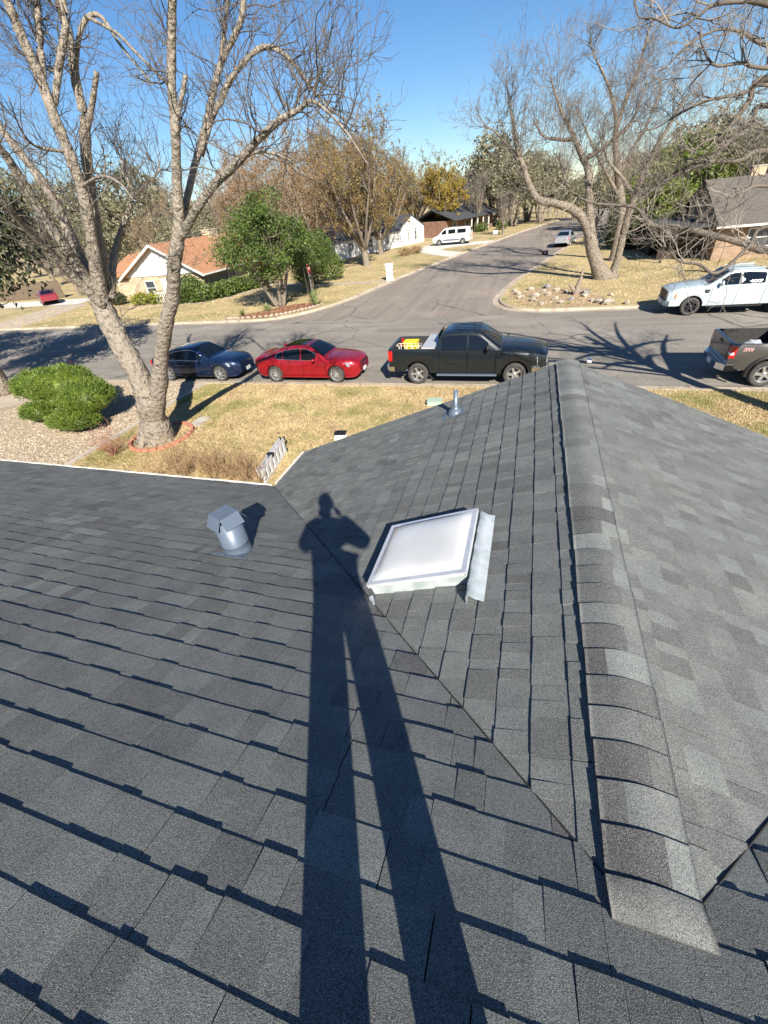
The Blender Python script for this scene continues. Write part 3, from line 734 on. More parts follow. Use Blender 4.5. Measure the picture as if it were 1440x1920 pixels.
    for s in (-1, 1):
        for i in range(len(cx) - 1):
            for j in range(7):
                q = [(cx[i], s * csec[i][j][0], csec[i][j][1]), (cx[i + 1], s * csec[i + 1][j][0], csec[i + 1][j][1]), (cx[i + 1], s * csec[i + 1][j + 1][0], csec[i + 1][j + 1][1]), (cx[i], s * csec[i][j + 1][0], csec[i][j + 1][1])]
                if s > 0: q = q[::-1]
                cab.add(q, [(0, 1, 2, 3)], smooth=True)
    fin(cab, 'cabin', pm, t, ang)
    if S.get('capends', True):
        for i, nm in ((0, 'cab_back'),):
            loop = [(cx[i], y, z) for y, z in csec[i]] + [(cx[i], -y, z) for y, z in csec[i][-2::-1]]
            MB().add(loop, [tuple(range(len(loop)))]).build(nm, pm, t)
    def top_y(x, f):
        zt = ztop(x); return f * (yrail(x) - .05), zt + .018 - .006 * abs(f) - (.02 * abs(f) ** 6)
    def screen(name, xa_, xb_, fr=.93, lift=.008):
        mb = MB(); N, K = 8, 10; vs = []
        for i in range(N + 1):
            x = lerp(xa_, xb_, i / N)
            for j in range(K + 1):
                f = -fr + 2 * fr * j / K; y, z = top_y(x, f)
                vs.append((x + (lift * (1 if xa_ > 0 else -1)), y, z + lift))
        mb.add(vs, [(i * (K + 1) + j, i * (K + 1) + j + 1, (i + 1) * (K + 1) + j + 1, (i + 1) * (K + 1) + j) for i in range(N) for j in range(K)], smooth=True)
        return mb.build(name, S.get('wsmat', MAT['glass']), t)
    screen('windshield', A[0] - .09, B[0] + .035)
    if S.get('rearglass'):
        ra, rb = S['rearglass']
        if abs(ra - rb) > .12: screen('rear_window', ra, rb, .86)
        else: MB().add([(xd - .012, -yr * .8, ra_z) for ra_z in ()], []) ; MB().box((xd - .004, 0, lerp(zbelt(xd), Hm, .56)), (.018, yr * 1.55, .34)).build('rear_window', MAT['glass'], t)
    for wi, (wa, wb) in enumerate(S['windows']):
        for s in (-1, 1):
            mb = MB(); N = 14; vs = []
            for i in range(N + 1):
                x = lerp(wa, wb, i / N); zl = zbelt(x) + S.get('winlow', .045); zh = max(min(ztop(x) - S.get('winhigh', .115), S.get('winmax', 9)), zl + .001)
                for k in range(4):
                    z = lerp(zl, zh, k / 3); vs.append((x, s * (yside(x, z) + .007), z))
            fs = [(i * 4 + k, i * 4 + k + 1, (i + 1) * 4 + k + 1, (i + 1) * 4 + k) for i in range(N) for k in range(3)]
            if s > 0: fs = [f[::-1] for f in fs]
            if S.get('wflip'): fs = [f[::-1] for f in fs]
            mb.add(vs, fs, smooth=True); mb.build('side_window', MAT['glass'], t)
    if S.get('chromeline'):
        for s in (-1, 1):
            wa, wb = S['windows'][0][0] if S['windows'][0][0] > S['windows'][-1][0] else S['windows'][0][1], min(min(w) for w in S['windows'])
            xs_ = np.linspace(max(max(w) for w in S['windows']) + .02, wb - .02, 24)
            pts = [(x, s * (yside(x, zbelt(x) + .03) + .010), zbelt(x) + .032) for x in xs_]
            pts2 = [(x, s * (yside(x, max(min(ztop(x) - .10, 9), zbelt(x) + .03)) + .010), max(ztop(x) - .10, zbelt(x) + .03)) for x in xs_[::-1]]
            MB().tube(pts + pts2, .015, 5).build('chrome_trim', MAT['chrome'], t)
    for (d, s), mb in dm.items():
        o = fin(mb, 'door', pm, t)
        hx = d[0] + .16; zh = lerp(pw(S['sill'], hx), pw(S['shoulder'], hx), .80)
        MB().box((hx, s * (sm(S['w'], hx) + .012), zh), (.17, .03, .028)).build('handle', S.get('handlemat', pm), o)
    for s in (-1, 1):
        mx = S['mirror'][0]; mz = S['mirror'][1]; y = ybelt(mx)
        m_ = MB(); m_.blob((mx, s * (y + .15), mz), S.get('mirrorsize', (.075, .11, .075)), n=10, m=6, jit=0); m_.box((mx - .0, s * (y + .04), mz - .03), (.05, .14, .03)); m_.build('mirror', S.get('mirrormat', pm), t)
    add_wheels(t, ax, S['yw'], R, S['tw'], S['rr'], S['spokes'], S.get('rimmat', MAT['rim']), S['name'] + str(S['spokes']) + S['key'])
    return t, dict(w=lambda x: sm(S['w'], x), sh=lambda x: sm(S['shoulder'], x), top=lambda x: sm(S['top'], x), yside=yside, zbelt=zbelt, ztop=ztop, ybelt=ybelt)
MAT['bedliner'] = M('bed_liner', (0.018, 0.018, 0.018), (0.03, 0.029, 0.027), scale=8, rough=0.8)

def text_mesh(s, size, mat, name, bold=0.0, shear=0.0, extrude=0.002):
    cu = bpy.data.curves.new(name, 'FONT'); cu.body = s; cu.size = size; cu.extrude = extrude; cu.offset = bold; cu.shear = shear; cu.align_x = 'CENTER'; cu.align_y = 'CENTER'
    o = bpy.data.objects.new(name, cu); col.objects.link(o); dg = bpy.context.evaluated_depsgraph_get()
    me = bpy.data.meshes.new_from_object(o.evaluated_get(dg)); col.objects.unlink(o); bpy.data.objects.remove(o); bpy.data.curves.remove(cu)
    me.name = name; me.materials.clear(); me.materials.append(mat); return me
def lamp(par, name, corners, mat):
    return MB().hexa(corners).build(name, mat, par)

# ------------------------------------------------ sedans
def sedan(name, label, loc, rz, pm, key, spokes, red):
    S = dict(name=name, label=label, cat='car', loc=loc, rz=rz, paint=pm, key=key, group='cars parked along the kerb',
        x=(-2.44, 2.44), axles=(1.46, -1.45), arch=.385, R=.348, rr=.25, tw=.225, yw=.90, spokes=spokes,
        w=[(-2.44, .66), (-2.38, .76), (-2.2, .855), (-1.6, .905), (0, .915), (1.3, .91), (1.9, .86), (2.2, .77), (2.36, .66), (2.44, .52)],
        sill=[(-2.44, .46), (-2.36, .34), (-2.1, .27), (-1.8, .23), (1.9, .20), (2.25, .20), (2.38, .26), (2.44, .36)],
        shoulder=[(-2.44, .86), (-2.36, .95), (-2.0, .985), (-1.2, .955), (0, .915), (1.0, .895), (1.6, .87), (2.1, .815), (2.36, .745), (2.44, .66)],
        top=[(-2.44, .90), (-2.36, 1.02), (-2.25, 1.055), (-1.9, 1.06), (-1.5, 1.03), (0, 1.0), (.9, 1.0), (1.4, .985), (1.9, .935), (2.2, .885), (2.36, .825), (2.44, .72)],
        doors=[(-.02, 1.02), (-1.02, -.03)], gaps=[1.03, -.025, -1.03], hood=(.99, 2.22),
        cab=((1.02, .98), (.22, 1.4), (-.85, 1.4), (-1.86, 1.05)), roofw=.60,
        roofline=[(-1.95, 1.02), (-1.80, 1.06), (-1.45, 1.205), (-1.1, 1.335), (-.85, 1.395), (-.5, 1.44), (-.1, 1.455), (.15, 1.435), (.32, 1.395), (.6, 1.25), (.85, 1.105), (1.02, .985)],
        rearglass=(-1.74, -.95), windows=[(.60, -.06), (-.13, -.92), (-.97, -1.26)], winhigh=.095, winlow=.03, chromeline=True, mirror=(.58, .98), capends=False)
    t, F = vehicle(S)
    gm = MAT['black']
    # grille, plate, lamps, bumper intake
    g = MB(); g.hexa([(2.405, -.34, .44), (2.415, .34, .44), (2.38, .34, .44), (2.38, -.34, .44), (2.452, -.40, .755), (2.452, .40, .755), (2.38, .40, .755), (2.38, -.40, .755)])
    g.build('grille', gm, t)
    for k in range(4): MB().box((2.455, 0, .50 + k * .068), (.014, .70 + k * .02, .020)).build('grille_bar', MAT['chrome'], t)
    MB().box((2.452, 0, .38), (.012, .31, .15)).build('licence_plate', MAT['plate'], t)
    for s in (-1, 1):
        hl = [(2.02, s * .855, .66), (2.36, s * .52, .62), (2.30, s * .48, .66), (2.0, s * .78, .70), (1.92, s * .872, .80), (2.38, s * .565, .735), (2.28, s * .46, .80), (1.92, s * .74, .87)]
        lamp(t, 'headlight', hl, MAT['clear_lens'])
        MB().hexa([(2.30, s * .66, .28), (2.42, s * .36, .28), (2.36, s * .36, .28), (2.25, s * .6, .28), (2.32, s * .67, .36), (2.44, s * .38, .36), (2.36, s * .36, .36), (2.25, s * .6, .36)]).build('bumper_intake', gm, t)
        lamp(t, 'taillight', [(-2.45, s * .55, .72), (-2.36, s * .80, .72), (-2.30, s * .74, .72), (-2.38, s * .5, .72), (-2.43, s * .55, .96), (-2.33, s * .80, .96), (-2.28, s * .74, .96), (-2.36, s * .5, .96)], MAT['red_lens'])
        MB().box((0, s * .905, .27), (2.3, .03, .05)).build('sill_trim', pm if red else MAT['black'], t)
    if red:
        rf = MB(); N, K = 8, 6; vs = []
        for i in range(N + 1):
            x = lerp(.05, -.88, i / N)
            for j in range(K + 1):
                f = -.80 + 1.6 * j / K; vs.append((x, f * .56, F['ztop'](x) + .026 - .008 * abs(f)))
        rf.add(vs, [(i * (K + 1) + j, (i + 1) * (K + 1) + j, (i + 1) * (K + 1) + j + 1, i * (K + 1) + j + 1) for i in range(N) for j in range(K)], smooth=True).build('sunroof', MAT['glass'], t)
        MB().hexa([(-1.18, -.03, 1.31), (-1.0, -.02, 1.37), (-1.0, .02, 1.37), (-1.18, .03, 1.31), (-1.22, -.008, 1.40), (-1.14, -.008, 1.42), (-1.14, .008, 1.42), (-1.22, .008, 1.40)]).build('antenna_fin', pm, t)
    return t
red_paint = paint('candy_red_paint', (0.27, 0.004, 0.010), (0.31, 0.006, 0.013), metal=.30)
blue_paint = paint('navy_paint', (0.006, 0.017, 0.052), (0.008, 0.021, 0.062), metal=.45)
CARY = NEARK + .32 + .91
sedan('sedan', 'glossy red sedan with a dark glass sunroof parked behind the black pickup', (-8.79, CARY, 0), 0, red_paint, 'r', 12, True)
sedan('sedan', 'dark blue sedan parked behind the forked tree trunk and the red sedan', (-14.6, CARY, 0), 0, blue_paint, 'b', 7, False)
silver_paint = paint('silver_paint', (0.50, 0.52, 0.55), (0.56, 0.58, 0.61), metal=.6)
sedan('sedan', 'silver sedan parked along the cross street, its tail towards the corner', (3.55, 60.2, 0), rad(77), silver_paint, 's', 10, False)

# ------------------------------------------------ pickups
def pickup(name, label, loc, rz, pm, key, kind):
    L0 = -2.93
    S = dict(name=name, label=label, cat='pickup truck', loc=loc, rz=rz, paint=pm, key=key, group='pickup trucks parked along the street',
        x=(L0, 2.92), axles=(1.86, -1.79), arch=.475, archlift=.03, R=.405, rr=.262, tw=.27, yw=1.0, spokes=5 if kind != 'new' else 6,
        w=[(L0, .985), (-2.6, 1.0), (0, 1.005), (2.0, 1.0), (2.45, .97), (2.75, .90), (2.92, .82)],
        sill=[(L0, .62), (-2.5, .56), (-2.3, .50), (-1.2, .46), (1.3, .44), (2.4, .46), (2.92, .52)],
        shoulder=[(L0, 1.33), (-.98, 1.33), (-.9, 1.29), (0, 1.27), (1.2, 1.25), (1.8, 1.22), (2.5, 1.14), (2.92, 1.05)],
        top=[(L0, 1.36), (-.98, 1.36), (0, 1.33), (1.15, 1.345), (1.9, 1.32), (2.4, 1.26), (2.75, 1.18), (2.92, 1.08)],
        bed=(L0 + .075, -1.10, .84), doors=[(.13, 1.16), (-.93, .115)], gaps=[1.165, .122, -.94], hood=(1.20, 2.78),
        tumble=(.975, .995, 1.0, .995, .965), zcore=.42, crown=.016, extra=(L0 + .072, L0 + .078),
        cab=((1.36, 1.33), (.52, 1.86), (-.82, 1.87), (-1.00, 1.34)), roofw=.76, beltk=.945,
        roofline=[(-1.00, 1.38), (-.965, 1.62), (-.90, 1.80), (-.78, 1.862), (-.3, 1.895), (.2, 1.895), (.48, 1.865), (.60, 1.82), (.9, 1.61), (1.2, 1.40), (1.36, 1.325)],
        rearglass=(-1.0, -.95), windows=[(.86, .15), (.08, -.86)], winhigh=.115, winlow=.045, mirror=(.86, 1.40), mirrorsize=(.07, .12, .125), mirrormat=MAT['black'] if kind == 'dark' else pm,
        rimmat=MAT['rim_dark'] if kind == 'new' else MAT['rim'], handlemat=MAT['black'] if kind == 'dark' else pm)
    t, F = vehicle(S)
    bump = MAT['chrome'] if kind != 'new' else pm
    # front: bumper, grille, lamps
    MB().hexa([(2.80, -.98, .44), (3.0, -.6, .44), (3.0, .6, .44), (2.80, .98, .44), (2.82, -.98, .68), (3.03, -.6, .68), (3.03, .6, .68), (2.82, .98, .68)]).hexa([(2.45, -1.0, .46), (2.82, -.98, .46), (2.78, -.9, .46), (2.45, -.95, .46), (2.45, -1.0, .68), (2.82, -.98, .68), (2.78, -.9, .68), (2.45, -.95, .68)]).hexa([(2.45, .95, .46), (2.78, .9, .46), (2.82, .98, .46), (2.45, 1.0, .46), (2.45, .95, .68), (2.78, .9, .68), (2.82, .98, .68), (2.45, 1.0, .68)]).build('front_bumper', bump, t)
    MB().box((2.925, 0, .88), (.05, 1.18, .36)).build('grille', MAT['black'], t)
    for k in range(3): MB().box((2.955, 0, .78 + k * .10), (.02, 1.14, .035)).build('grille_bar', MAT['chrome'] if kind != 'new' else MAT['black'], t)
    MB().box((3.02, 0, .55), (.02, .32, .15)).build('licence_plate', MAT['plate'], t)
    for s in (-1, 1):
        lamp(t, 'headlight', [(2.62, s * .945, .74), (2.955, s * .60, .74), (2.90, s * .58, .74), (2.6, s * .85, .74), (2.58, s * .955, 1.03), (2.945, s * .61, 1.03), (2.88, s * .58, 1.05), (2.55, s * .85, 1.06)], MAT['clear_lens'])
        if kind == 'new': lamp(t, 'marker_light', [(2.60, s * .953, .80), (2.66, s * .925, .80), (2.62, s * .91, .80), (2.58, s * .93, .80), (2.57, s * .963, .98), (2.63, s * .935, .98), (2.6, s * .91, .98), (2.56, s * .93, .98)], MAT['amber'])
        lamp(t, 'taillight', [(L0 - .012, s * .84, .92), (L0 - .012, s * 1.0, .92), (L0 + .14, s * 1.012, .92), (L0 + .14, s * .84, .92), (L0 - .012, s * .84, 1.29), (L0 - .012, s * .985, 1.29), (L0 + .16, s * .998, 1.29), (L0 + .16, s * .84, 1.29)], MAT['red_lens'])
        if kind == 'grey': lamp(t, 'reverse_light', [(L0 - .016, s * .85, 1.02), (L0 - .016, s * 1.006, 1.02), (L0 + .10, s * 1.016, 1.02), (L0 + .10, s * .85, 1.02), (L0 - .016, s * .85, 1.09), (L0 - .016, s * 1.0, 1.09), (L0 + .10, s * 1.012, 1.09), (L0 + .10, s * .85, 1.09)], MAT['decal_white'])
        MB().box((.10, s * 1.0, .40), (2.25, .13, .05)).build('running_board', MAT['black'] if kind != 'dark' else MAT['vent_grey'], t)
        if kind in ('grey',):
            for a in S['axles']:
                fl_ = MB(); pts = []
                for k in range(15):
                    th = lerp(-.18, math.pi + .18, k / 14); pts.append((a + (.475 + .02) * math.cos(th), .405 + .03 + .48 * math.sin(th)))
                vs = []
                for x, z in pts:
                    dx, dz = x - a, z - .43; L = math.hypot(dx, dz); ux, uz = dx / L, dz / L
                    vs += [(x, s * .97, z), (x, s * 1.05, z), (x + ux * .07, s * 1.045, z + uz * .07), (x + ux * .10, s * 1.0, z + uz * .10)]
                fs = [(i * 4 + j, i * 4 + j + 1, (i + 1) * 4 + j + 1, (i + 1) * 4 + j) for i in range(14) for j in range(3)]
                fl_.add(vs, fs, smooth=True).build('fender_flare', MAT['black'], t)
    # tailgate, rear bumper
    tg = MB().box((L0 - .008, 0, 1.08), (.03, 1.62, .52)); o = tg.build('tailgate', pm, t)
    MB().box((L0 - .03, 0, 1.22), (.02, .26, .07)).build('handle', MAT['black'], o)
    MB().box((L0 - .10, 0, .60), (.17, 1.30, .20)).hexa([(L0 - .18, -.65, .50), (L0 - .02, -.65, .50), (L0 + .22, -1.01, .52), (L0 - .02, -1.0, .52), (L0 - .18, -.65, .70), (L0 - .02, -.65, .70), (L0 + .22, -1.01, .70), (L0 - .02, -1.0, .70)][::1]).hexa([(L0 - .02, .65, .50), (L0 - .18, .65, .50), (L0 - .02, 1.0, .52), (L0 + .22, 1.01, .52), (L0 - .02, .65, .70), (L0 - .18, .65, .70), (L0 - .02, 1.0, .70), (L0 + .22, 1.01, .70)]).build('rear_bumper', bump, t)
    MB().box((L0 - .19, 0, .58), (.02, .32, .15)).build('licence_plate', MAT['plate'], t)
    MB().box((-2.0, 0, .45), (.8, .12, .12)).tube([(-2.3, -.55, .42), (-2.75, -.62, .42)], .04, 8).build('exhaust', MAT['vent_grey'], t)
    if kind == 'dark':
        for k in range(5): MB().box((-.05, -.44 + .22 * k, 1.918), (1.15, .05, .012)).build('roof_rib', pm, t)
        MB().box((1.0, -.965, .93), (.12, .02, .05)).build('badge', MAT['chrome'], t)
    if kind == 'new':
        for s in (-1, 1): MB().box((.115, s * (F['yside'](.115, 1.52) + .004), 1.53), (.10, .012, .42), rx=s * .32).build('pillar_cover', MAT['black'], t)
        MB().hexa([(1.28, .985, 1.0), (1.42, .975, 1.0), (1.42, 1.012, 1.0), (1.28, 1.015, 1.0), (1.22, .985, 1.15), (1.48, .975, 1.15), (1.48, 1.006, 1.15), (1.22, 1.010, 1.15)]).build('side_vent', MAT['black'], t)
        for k in (-1, 1): MB().box((-.15, k * .64, 1.925), (1.2, .045, .035)).build('roof_rail', pm, t)
    return t, F
dark_paint = paint('black_green_paint', (0.008, 0.012, 0.015), (0.010, 0.015, 0.019), metal=.3)
grey_paint = paint('dark_shadow_grey_paint', (0.085, 0.080, 0.074), (0.10, 0.094, 0.087), metal=.5)
pale_paint = paint('pale_blue_white_paint', (0.43, 0.51, 0.53), (0.47, 0.55, 0.57), metal=.05)
DKX = -2.02; TY = NEARK + .30 + 1.0
dk, Fd = pickup('pickup_truck', 'black crew cab pickup with a silver toolbox behind the cab', (DKX, TY, 0), 0, dark_paint, 'd', 'dark')
gk, Fg = pickup('pickup_truck', 'dark grey pickup with black fender flares and chrome rear bumper', (9.33, TY + .10, 0), rad(-1.5), grey_paint, 'g', 'grey')
nk, Fn = pickup('pickup_truck', 'pale blue white crew cab pickup with black wheels and window lettering', (9.62, 26.52, 0), rad(180), pale_paint, 'n', 'new')
# decals
for s in (-1,):
    me = text_mesh('FX4', .15, MAT['decal_red'], 'fx4_decal', bold=-.001, shear=.25); o = link('bedside_decal', me, gk); o.location = (-2.50, -1.012, 1.18); o.rotation_euler = (rad(90), 0, 0)
    me = text_mesh('FX4', .15, MAT['decal_white'], 'fx4_outline', bold=.004, shear=.25, extrude=.001); o = link('bedside_decal', me, gk); o.location = (-2.50, -1.010, 1.18); o.rotation_euler = (rad(90), 0, 0)
# window lettering on the pale pickup (its left side faces the camera)
zz = Fn['zbelt'](-.45) + .135; yy = Fn['yside'](-.45, zz) + .010; tilt = math.atan2(Fn['yside'](-.45, zz + .1) - Fn['yside'](-.45, zz - .1), .2)
me = text_mesh('eROOF', .155, MAT['decal_white'], 'roof_lettering', bold=.007); o = link('window_lettering', me, nk); o.location = (-.50, yy, zz); o.rotation_euler = (rad(90) + tilt, 0, rad(180))
tx = [(-.11, .02), (-.03, .02), (-.03, .10), (.03, .10), (.03, .045), (.11, .03), (.12, -.03), (.05, -.09), (.03, -.14), (-.01, -.08), (-.05, -.06), (-.07, -.03)]
tm = MB().prism([(p[0], p[1]) for p in tx], 0, .002); o = tm.build('window_decal', MAT['decal_white'], nk); zz2 = zz + .09; o.location = (.06, Fn['yside'](.06, zz2) + .010, zz2); o.rotation_euler = (rad(90) + tilt, 0, rad(180))

# cargo in the beds
TB = (DKX, TY, 0)
tbx = thing('toolbox', 'silver diamond plate toolbox across the black pickup bed', 'toolbox', (DKX - 1.37, TY, 1.33))
MB().hexa([(-.20, -.80, -.28), (.20, -.80, -.28), (.20, .80, -.28), (-.20, .80, -.28), (-.24, -.93, .02), (.24, -.93, .02), (.24, .93, .02), (-.24, .93, .02)]).build('tub', MAT['tool_alu'], tbx)
MB().box((0, 0, .05), (.50, 1.90, .05)).build('lid', MAT['tool_alu'], tbx)
for y in (-.6, .6): MB().box((-.255, y, .02), (.015, .12, .06)).build('latch', MAT['black'], tbx)
MAT['yellow'] = M('yellow_plastic', (0.72, 0.60, 0.01), (0.66, 0.52, 0.01), scale=6, rough=.45)
yc = thing('crate', 'bright yellow plastic case in the black pickup bed', 'case', (DKX - 2.28, TY + .18, 1.02))
MB().box((0, 0, .15), (.55, .42, .28), taper=.93).build('shell', MAT['yellow'], yc); MB().box((0, 0, .32), (.57, .44, .06)).build('lid', MAT['yellow'], yc)
for x in (-.15, .15): MB().box((x, -.235, .27), (.06, .02, .09)).build('latch', MAT['black'], yc)
MAT['pink_wire'] = M('pale_painted_tube', (0.72, 0.58, 0.50), rough=.5)
ct = thing('wire_cart', 'pale tubular frame cart lying in the black pickup bed', 'cart', (DKX - 2.15, TY - .52, .85))
fr_ = MB()
for z in (.32, .55): fr_.tube([(-.52, -.16, z), (.45, -.16, z), (.45, .16, z), (-.52, .16, z), (-.52, -.16, z)], .014, 6)
fr_.build('rail', MAT['pink_wire'], ct)
for x in (-.42, -.18, .06, .30):
    for y in (-.16, .16): MB().tube([(x, y, .02), (x, y, .56)], .013, 6).build('upright', MAT['pink_wire'], ct)
MB().box((-.03, 0, .03), (.9, .34, .03)).build('deck', MAT['black'], ct)
fb = thing('foil_bundle', 'crumpled silver foil bundle in the dark grey pickup bed', 'bundle', (7.12, TY - .28, .84))
MB().blob((0, 0, .24), (.24, .17, .24), n=9, m=6, jit=.25, seed=3, smooth=False).build('foil_wrap', MAT['alu'], fb)
MB().box((.05, .2, .12), (.3, .2, .24), rz=.3).build('carton', MAT['black'], fb)

# ------------------------------------------------ van
van_paint = paint('white_silver_paint', (0.60, 0.60, 0.59), (0.66, 0.66, 0.65), metal=.15)
S = dict(name='van', label='white conversion van with dark windows on the loop driveway', cat='van', loc=(-11.15, 71.2, .11), rz=rad(175), paint=van_paint, key='v',
    x=(-2.75, 2.80), axles=(1.75, -1.68), arch=.42, R=.37, rr=.21, tw=.24, yw=.97, spokes=5,
    w=[(-2.75, .92), (-2.5, .99), (0, 1.0), (1.9, .98), (2.5, .93), (2.8, .80)],
    sill=[(-2.75, .45), (-2.4, .34), (2.2, .32), (2.8, .42)],
    shoulder=[(-2.75, 1.28), (0, 1.26), (1.6, 1.22), (2.2, 1.12), (2.8, .98)],
    top=[(-2.75, 1.30), (1.3, 1.30), (1.8, 1.28), (2.3, 1.18), (2.8, 1.0)],
    doors=[(.62, 1.62), (-.62, .55)], gaps=[1.63, .585, -.63], hood=(1.75, 2.68), tumble=(.97, .995, 1.0, .995, .97),
    cab=((1.95, 1.25), (1.05, 1.98), (-2.5, 2.0), (-2.74, 1.3)), roofw=.78, beltk=.965,
    roofline=[(-2.74, 1.34), (-2.70, 1.75), (-2.6, 1.98), (-2.2, 2.06), (0, 2.08), (.8, 2.06), (1.08, 1.98), (1.3, 1.82), (1.6, 1.56), (1.95, 1.26)],
    rearglass=(-2.74, -2.7), windows=[(1.42, .70), (.42, -.62), (-.9, -2.1)], winhigh=.22, winlow=.10, mirror=(1.38, 1.30))
van, Fv = vehicle(S)
MB().box((2.80, 0, .74), (.06, 1.2, .26)).build('grille', MAT['black'], van); MB().box((2.82, 0, .50), (.14, 1.7, .16)).build('front_bumper', MAT['chrome'], van)
for s in (-1, 1): MB().box((2.76, s * .72, .80), (.10, .26, .20)).build('headlight', MAT['clear_lens'], van); MB().box((-2.76, s * .86, 1.0), (.05, .14, .4)).build('taillight', MAT['red_lens'], van)
for s in (-1, 1): MB().box((0, s * 1.004, .62), (2.4, .012, .20)).build('side_stripe', MAT['vent_grey'], van)

# a red car half hidden beyond the big trunk, and the small trailer light bar on the cross street
far_red = paint('faded_red_paint', (0.20, 0.02, 0.035), metal=.1)
sedan('sedan', 'faded red car parked by the brown fence beyond the tree', (-53.6, 39.9, .116), rad(146), far_red, 'f', 6, False)['group'] = 'cars parked along the kerb'
bx = thing('crate', 'small dark red crate left on the cross street near the silver car', 'crate', (1.35, 52.9, .005))
MAT['maroon'] = M('maroon_plastic', (0.10, 0.02, 0.02), rough=.6)
for y in (-.22, .22): MB().box((0, y, .17), (.6, .03, .30)).build('side_panel', MAT['maroon'], bx)
for x in (-.29, .29): MB().box((x, 0, .17), (.03, .42, .30)).build('end_panel', MAT['maroon'], bx)
MB().box((0, 0, .03), (.56, .40, .03)).build('floor', MAT['maroon'], bx); MB().box((0, -.238, .20), (.2, .008, .08)).build('sticker', MAT['decal_white'], bx)
# ================================================================== TREES AND PLANTS
def bark(name, c, c2, dark, st=(6, 6, 1.4)):
    return M(name, c, c2, scale=3.5, rough=.92, stretch=st, detail=5, layers=[(dark, 9, .56, .68)], bump=1.0, bscale=9, bdist=.10)
MAT['bark_pecan'] = bark('pecan_bark', (0.31, 0.268, 0.212), (0.20, 0.170, 0.134), (0.10, 0.083, 0.065))
MAT['twig_pecan'] = M('pecan_twig', (0.15, 0.125, 0.10), (0.09, 0.075, 0.062), scale=2, rough=.9)
MAT['bark_grey'] = bark('grey_bark', (0.29, 0.245, 0.19), (0.145, 0.12, 0.093), (0.06, 0.048, 0.038))
MAT['twig_grey'] = M('grey_twig', (0.20, 0.17, 0.14), (0.13, 0.11, 0.092), scale=1.2, rough=.9)
MAT['twig_brown'] = M('brown_twig', (0.33, 0.25, 0.175), (0.22, 0.165, 0.12), scale=.6, rough=.9)
MAT['twig_pale'] = M('pale_twig', (0.30, 0.26, 0.215), (0.14, 0.12, 0.10), scale=1.6, rough=.9)
MAT['leaf_oak'] = leaf_mat('oak_leaf', (0.115, 0.170, 0.030), (0.055, 0.092, 0.020), trans=.25)
MAT['leaf_dark'] = leaf_mat('live_oak_leaf', (0.068, 0.080, 0.030), (0.036, 0.044, 0.018), trans=.2)
MAT['leaf_grey'] = leaf_mat('grey_green_leaf', (0.26, 0.245, 0.145), (0.165, 0.16, 0.092), trans=.25)
MAT['leaf_lime'] = leaf_mat('lime_leaf', (0.200, 0.245, 0.040), (0.115, 0.155, 0.030), trans=.35)
MAT['leaf_juniper'] = leaf_mat('juniper_needle', (0.150, 0.205, 0.026), (0.085, 0.135, 0.018), trans=.15, scale=2.5)
MAT['bud_orange'] = leaf_mat('orange_bud', (0.30, 0.185, 0.080), (0.21, 0.125, 0.055), trans=.3)
MAT['bud_olive'] = leaf_mat('olive_bud', (0.235, 0.195, 0.055), (0.27, 0.155, 0.055), trans=.3, scale=.35)
MAT['bud_yellow'] = leaf_mat('yellow_leaf', (0.36, 0.25, 0.035), (0.26, 0.20, 0.04), trans=.35)
MAT['hedge'] = leaf_mat('hedge_leaf', (0.115, 0.165, 0.030), (0.065, 0.100, 0.020), trans=.2)
MAT['yellow_bush'] = leaf_mat('yellow_green_leaf', (0.26, 0.25, 0.02), (0.15, 0.18, 0.02), trans=.2)
MAT['dry_stem'] = M('dry_stem', (0.42, 0.28, 0.15), (0.30, 0.19, 0.10), scale=4, rough=.9, island=.3)
MAT['dry_red'] = M('dry_red_stem', (0.42, 0.20, 0.13), (0.30, 0.14, 0.09), scale=4, rough=.9, island=.3)

def catmull(P, m=6):
    P = [np.array(p, float) for p in P]
    if len(P) < 3: return P
    Q = [2 * P[0] - P[1]] + P + [2 * P[-1] - P[-2]]; out = []
    for i in range(1, len(Q) - 2):
        for k in range(m):
            t = k / m; a, b, c, d = Q[i - 1], Q[i], Q[i + 1], Q[i + 2]
            out.append(.5 * ((2 * b) + (-a + c) * t + (2 * a - 5 * b + 4 * c - d) * t * t + (-a + 3 * b - 3 * c + d) * t ** 3))
    out.append(P[-1]); return out
def bulk(mb, V, F, smooth=False):
    b = len(mb.v); mb.v.extend(V); mb.f.extend([tuple(i + b for i in f) for f in F]); mb.t.extend([None] * len(F)); mb.smooth.extend([smooth] * len(F))
def rvec(g):
    v = Vector((g.gauss(0, 1), g.gauss(0, 1), g.gauss(0, 1))); return v.normalized()
def sprout(mb, p, d, L, r, depth, g, kink=.35, upw=.10, fan=3, tips=None, rmin=.0035):
    """one crooked twig that forks again"""
    k = 5 if depth else 4; pts = [p]; rs = [r]; q = p.copy(); d = d.normalized(); dirs = []
    for i in range(k):
        d = (d + rvec(g) * kink + Vector((0, 0, upw))).normalized(); q = q + d * (L / k)
        pts.append(q.copy()); rs.append(max(rmin, r * (1 - .72 * (i + 1) / k))); dirs.append(d.copy())
    mb.tube(pts, rs, 4 if r > .02 else 3, cap=False)
    if tips is not None and depth <= 1: tips.append((q.copy(), d.copy()))
    if depth > 0:
        for c in range(fan):
            i = g.randint(1, k); i = min(i, k)
            dd = (dirs[i - 1] + rvec(g) * .85).normalized()
            sprout(mb, pts[i], dd, L * g.uniform(.45, .72), max(rmin, rs[i] * .78), depth - 1, g, kink, upw, fan, tips, rmin)
